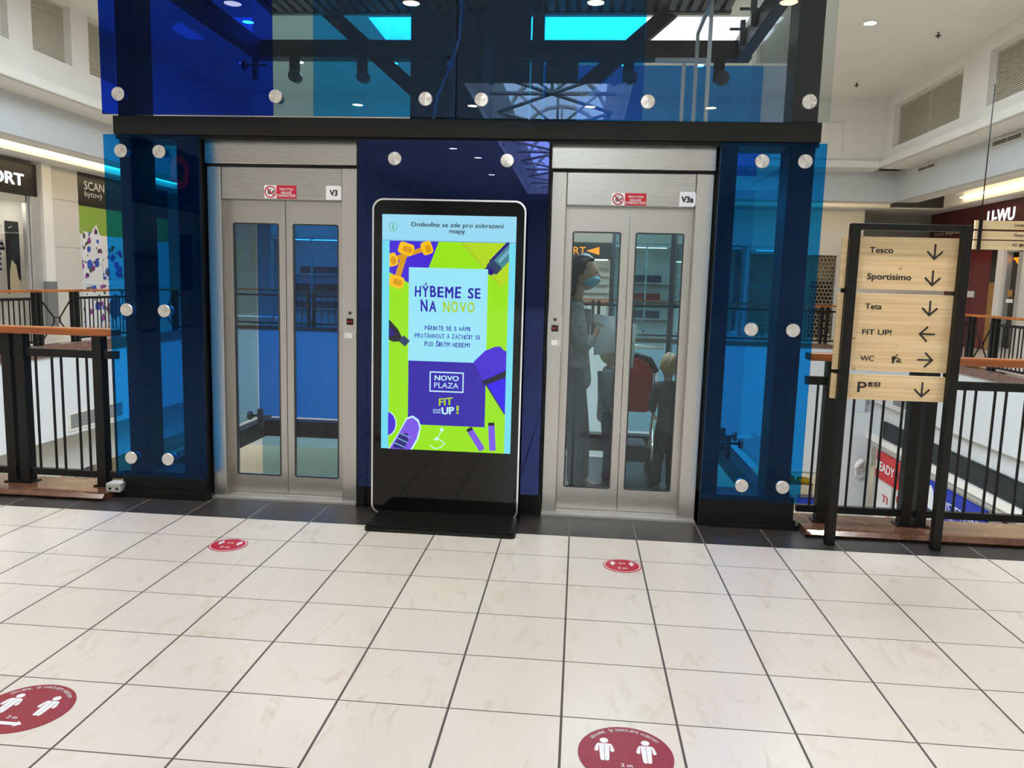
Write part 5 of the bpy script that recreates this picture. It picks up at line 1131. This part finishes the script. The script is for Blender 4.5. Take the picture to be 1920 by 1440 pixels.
obj('arm', MB().tube([(19.75, 48.6, -8.6), (19.85, 48.65, -9.0), (20.2, 48.75, -9.15), (20.6, 49.0, -9.05)], .07, 8).tube([(19.8, 48.6, -8.6), (20.6, 49.0, -8.65)], .05, 8), 'white_plastic', cmr)
def stall(name, label, cat, x, y, parts):
    t = thing(name, label, cat, (x, y, -12))
    for nm, (x0, x1, y0, y1, z0, z1), mt in parts: obj(nm, B(x+x0, x+x1, y+y0, y+y1, -12+z0, -12+z1), mt, t, bevel=.03)
    return t
stall('market_table', 'market table with cartons under a pale canopy on the lower level', 'market stall', 17.2, 54, [('table_top', (-1.3, 1.3, -.6, .6, .95, 1.05), 'cardboard'), ('leg', (-1.25, -1.15, -.5, -.4, 0, .95), 'alu'), ('leg', (1.15, 1.25, -.5, -.4, 0, .95), 'alu'), ('canopy', (-1.5, 1.5, -.8, .8, 1.9, 2.05), 'white_plastic'), ('carton', (-.9, -.1, -.4, .3, 1.05, 1.5), 'cardboard'), ('crate', (.2, 1.0, -.4, .3, 1.05, 1.4), 'yellow')])
stall('cardboard_stack', 'stack of brown cardboard boxes on a pallet on the lower level', 'box', 21.2, 57, [('pallet', (-1.2, 1.4, -.5, .5, .0, .25), 'rail_wood_x'), ('box', (-1.1, -.1, -.45, .45, .25, 1.0), 'cardboard'), ('box', (0, 1.2, -.45, .45, .25, .9), 'cardboard'), ('label', (.1, .6, -.47, -.45, .4, .8), 'white_paper')])
stall('vending_machine', 'red machine with a blue side standing behind the right railing on the lower level', 'machine', 19.6, 53, [('cabinet', (-.5, .35, -.4, .4, .1, 1.5), 'red_fabric'), ('side', (.35, .7, -.35, .35, .1, 1.0), 'navy'), ('foot', (-.45, .65, -.35, .35, 0, .1), 'rubber')])
stall('toy_car', 'yellow display car with black trim on the lower level behind the sign post', 'display', 18.9, 51.6, [('body', (-.6, .6, -.4, .4, .25, .75), 'yellow'), ('cabin', (-.2, .45, -.35, .35, .75, 1.15), 'shop_dark'), ('roof', (-.22, .47, -.37, .37, 1.15, 1.22), 'yellow'), ('wheel', (-.5, -.2, -.45, -.4, .05, .35), 'rubber'), ('wheel', (.2, .5, -.45, -.4, .05, .35), 'rubber')])
stall('blue_crate', 'blue crate on the lower level at the right edge of the lift glass', 'crate', 17.3, 51.2, [('bin', (-.5, .5, -.4, .4, 0, .6), 'shop_blue'), ('rim', (-.55, .55, -.45, .45, .6, .68), 'navy')])
# under the left gallery
XB = -34
struct('wall_left_lowshops', MB().box(XB-.4, XB, 20, 62, -12, -5), 'beige_fabric')
def lowposter(name, label, cat, y0, y1, z0, z1, mats, x=-29.4):
    t = thing(name, label, cat, (x, (y0+y1)/2, z0)); obj('panel', B(x-.08, x, y0, y1, z0, z1), mats[0], t); obj('stripe', MB().box(x, x+.03, y0+.1, y1-.1, z0+(z1-z0)*.6, z0+(z1-z0)*.7).box(x, x+.03, y0+.1, y1-.3, z0+(z1-z0)*.35, z0+(z1-z0)*.45), mats[1], t); obj('pole', B(x-.2, x-.1, (y0+y1)/2-.05, (y0+y1)/2+.05, -12, z1), 'alu', t)
lowposter('hanging_poster', 'dark blue poster with pale lines under the left gallery', 'poster', 36.4, 37.4, -8.25, -7.3, ('navy', 'louvre'))
lowposter('shop_signboard', 'yellow signboard under the left gallery', 'sign', 37.75, 38.6, -8.05, -7.3, ('yellow', 'cardboard'))
lowposter('shop_signboard', 'red curved signboard under the left gallery beside the railing post', 'sign', 34.1, 35.0, -8.1, -7.6, ('shop_red', 'maroon'))
lowposter('shop_signboard', 'small red logo board under the left gallery close to the double railing post', 'sign', 33.6, 34.0, -8.3, -7.8, ('shop_red', 'white_paper'))
for k, (y, z) in enumerate(((36.8, -9.2), (37.5, -8.9), (38.15, -8.7), (34.9, -8.9), (35.5, -9.1))):
    t = thing('shoe', ('white shoe on the lowest step of the display under the left gallery', 'white shoe in the middle of the display under the left gallery', 'white shoe highest on the display under the left gallery', 'white shoe on a grey shelf left of the display under the gallery', 'white shoe at the end of the grey shelf under the gallery')[k], 'shoe', (-30, y, z))
    obj('upper', MB().ell((-30, y, z+.14), (.15, .28, .12), 16, 8).ell((-30, y-.12, z+.2), (.12, .13, .14), 12, 8), 'white_paper', t); obj('sole', MB().rbox(-30.15, -29.85, y-.28, y+.28, z-.02, z+.06, .03), 'grey_plastic', t)
    rk = thing('shoe_shelf', ('lowest shelf board holding a white shoe under the left gallery', 'middle shelf board holding a white shoe under the left gallery', 'highest shelf board holding a white shoe under the left gallery', 'grey shelf board at the left end of the lower shoe wall', 'grey shelf board beside the beige column of the lower shoe wall')[k], 'shelf', (-30, y, z-.08)); obj('board', B(-30.3, -29.75, y-.24, y+.24, z-.08, z-.02), 'grey_fabric', rk); obj('upright', B(-30.4, -30.3, y-.05, y+.05, -12, z-.08), 'alu', rk)
struct('trim_19', MB().box(-30.4, -29.8, 36.1, 36.6, -12, -5), 'wall')
# navy shop sign behind the camera, seen mirrored in the blue glass
ns = thing('shop_sign', 'navy shop sign with a red ring letter, seen mirrored in the left blue panel', 'shop sign', (XL, -32, 8.2))
obj('fascia', B(XL-.3, XL+.05, -38, -26, 8.2, 11.6), 'navy', ns); obj('letters', text(MB(), 'O', (XL+.07, -32.6, 9.2), UL, UZ, 2.4, 2.1, .05), 'lit_red', ns)
nw = thing('shop_interior', 'beige slatted shop wall with shelves behind the camera', 'shop wall', (XL-2, -32, 0)); sw_ = MB()
for k in range(26): sw_.box(XL-2.2, XL-2, -38, -26, .1+k*.31, .38+k*.31)
obj('slat_wall', sw_, 'louvre', nw); obj('banner', B(XL-.6, XL-.5, -33.8, -32.4, 2.6, 6.4), 'navy', nw); obj('shelf', MB().box(XL-2, XL-.8, -32, -28, 4.8, 4.95).box(XL-2, XL-.8, -32, -28, 2.8, 2.95), 'grey_fabric', nw); obj('lamp', B(XL-1.8, XL-.6, -37, -27, 11.2, 11.3), 'shop_lamp', nw)
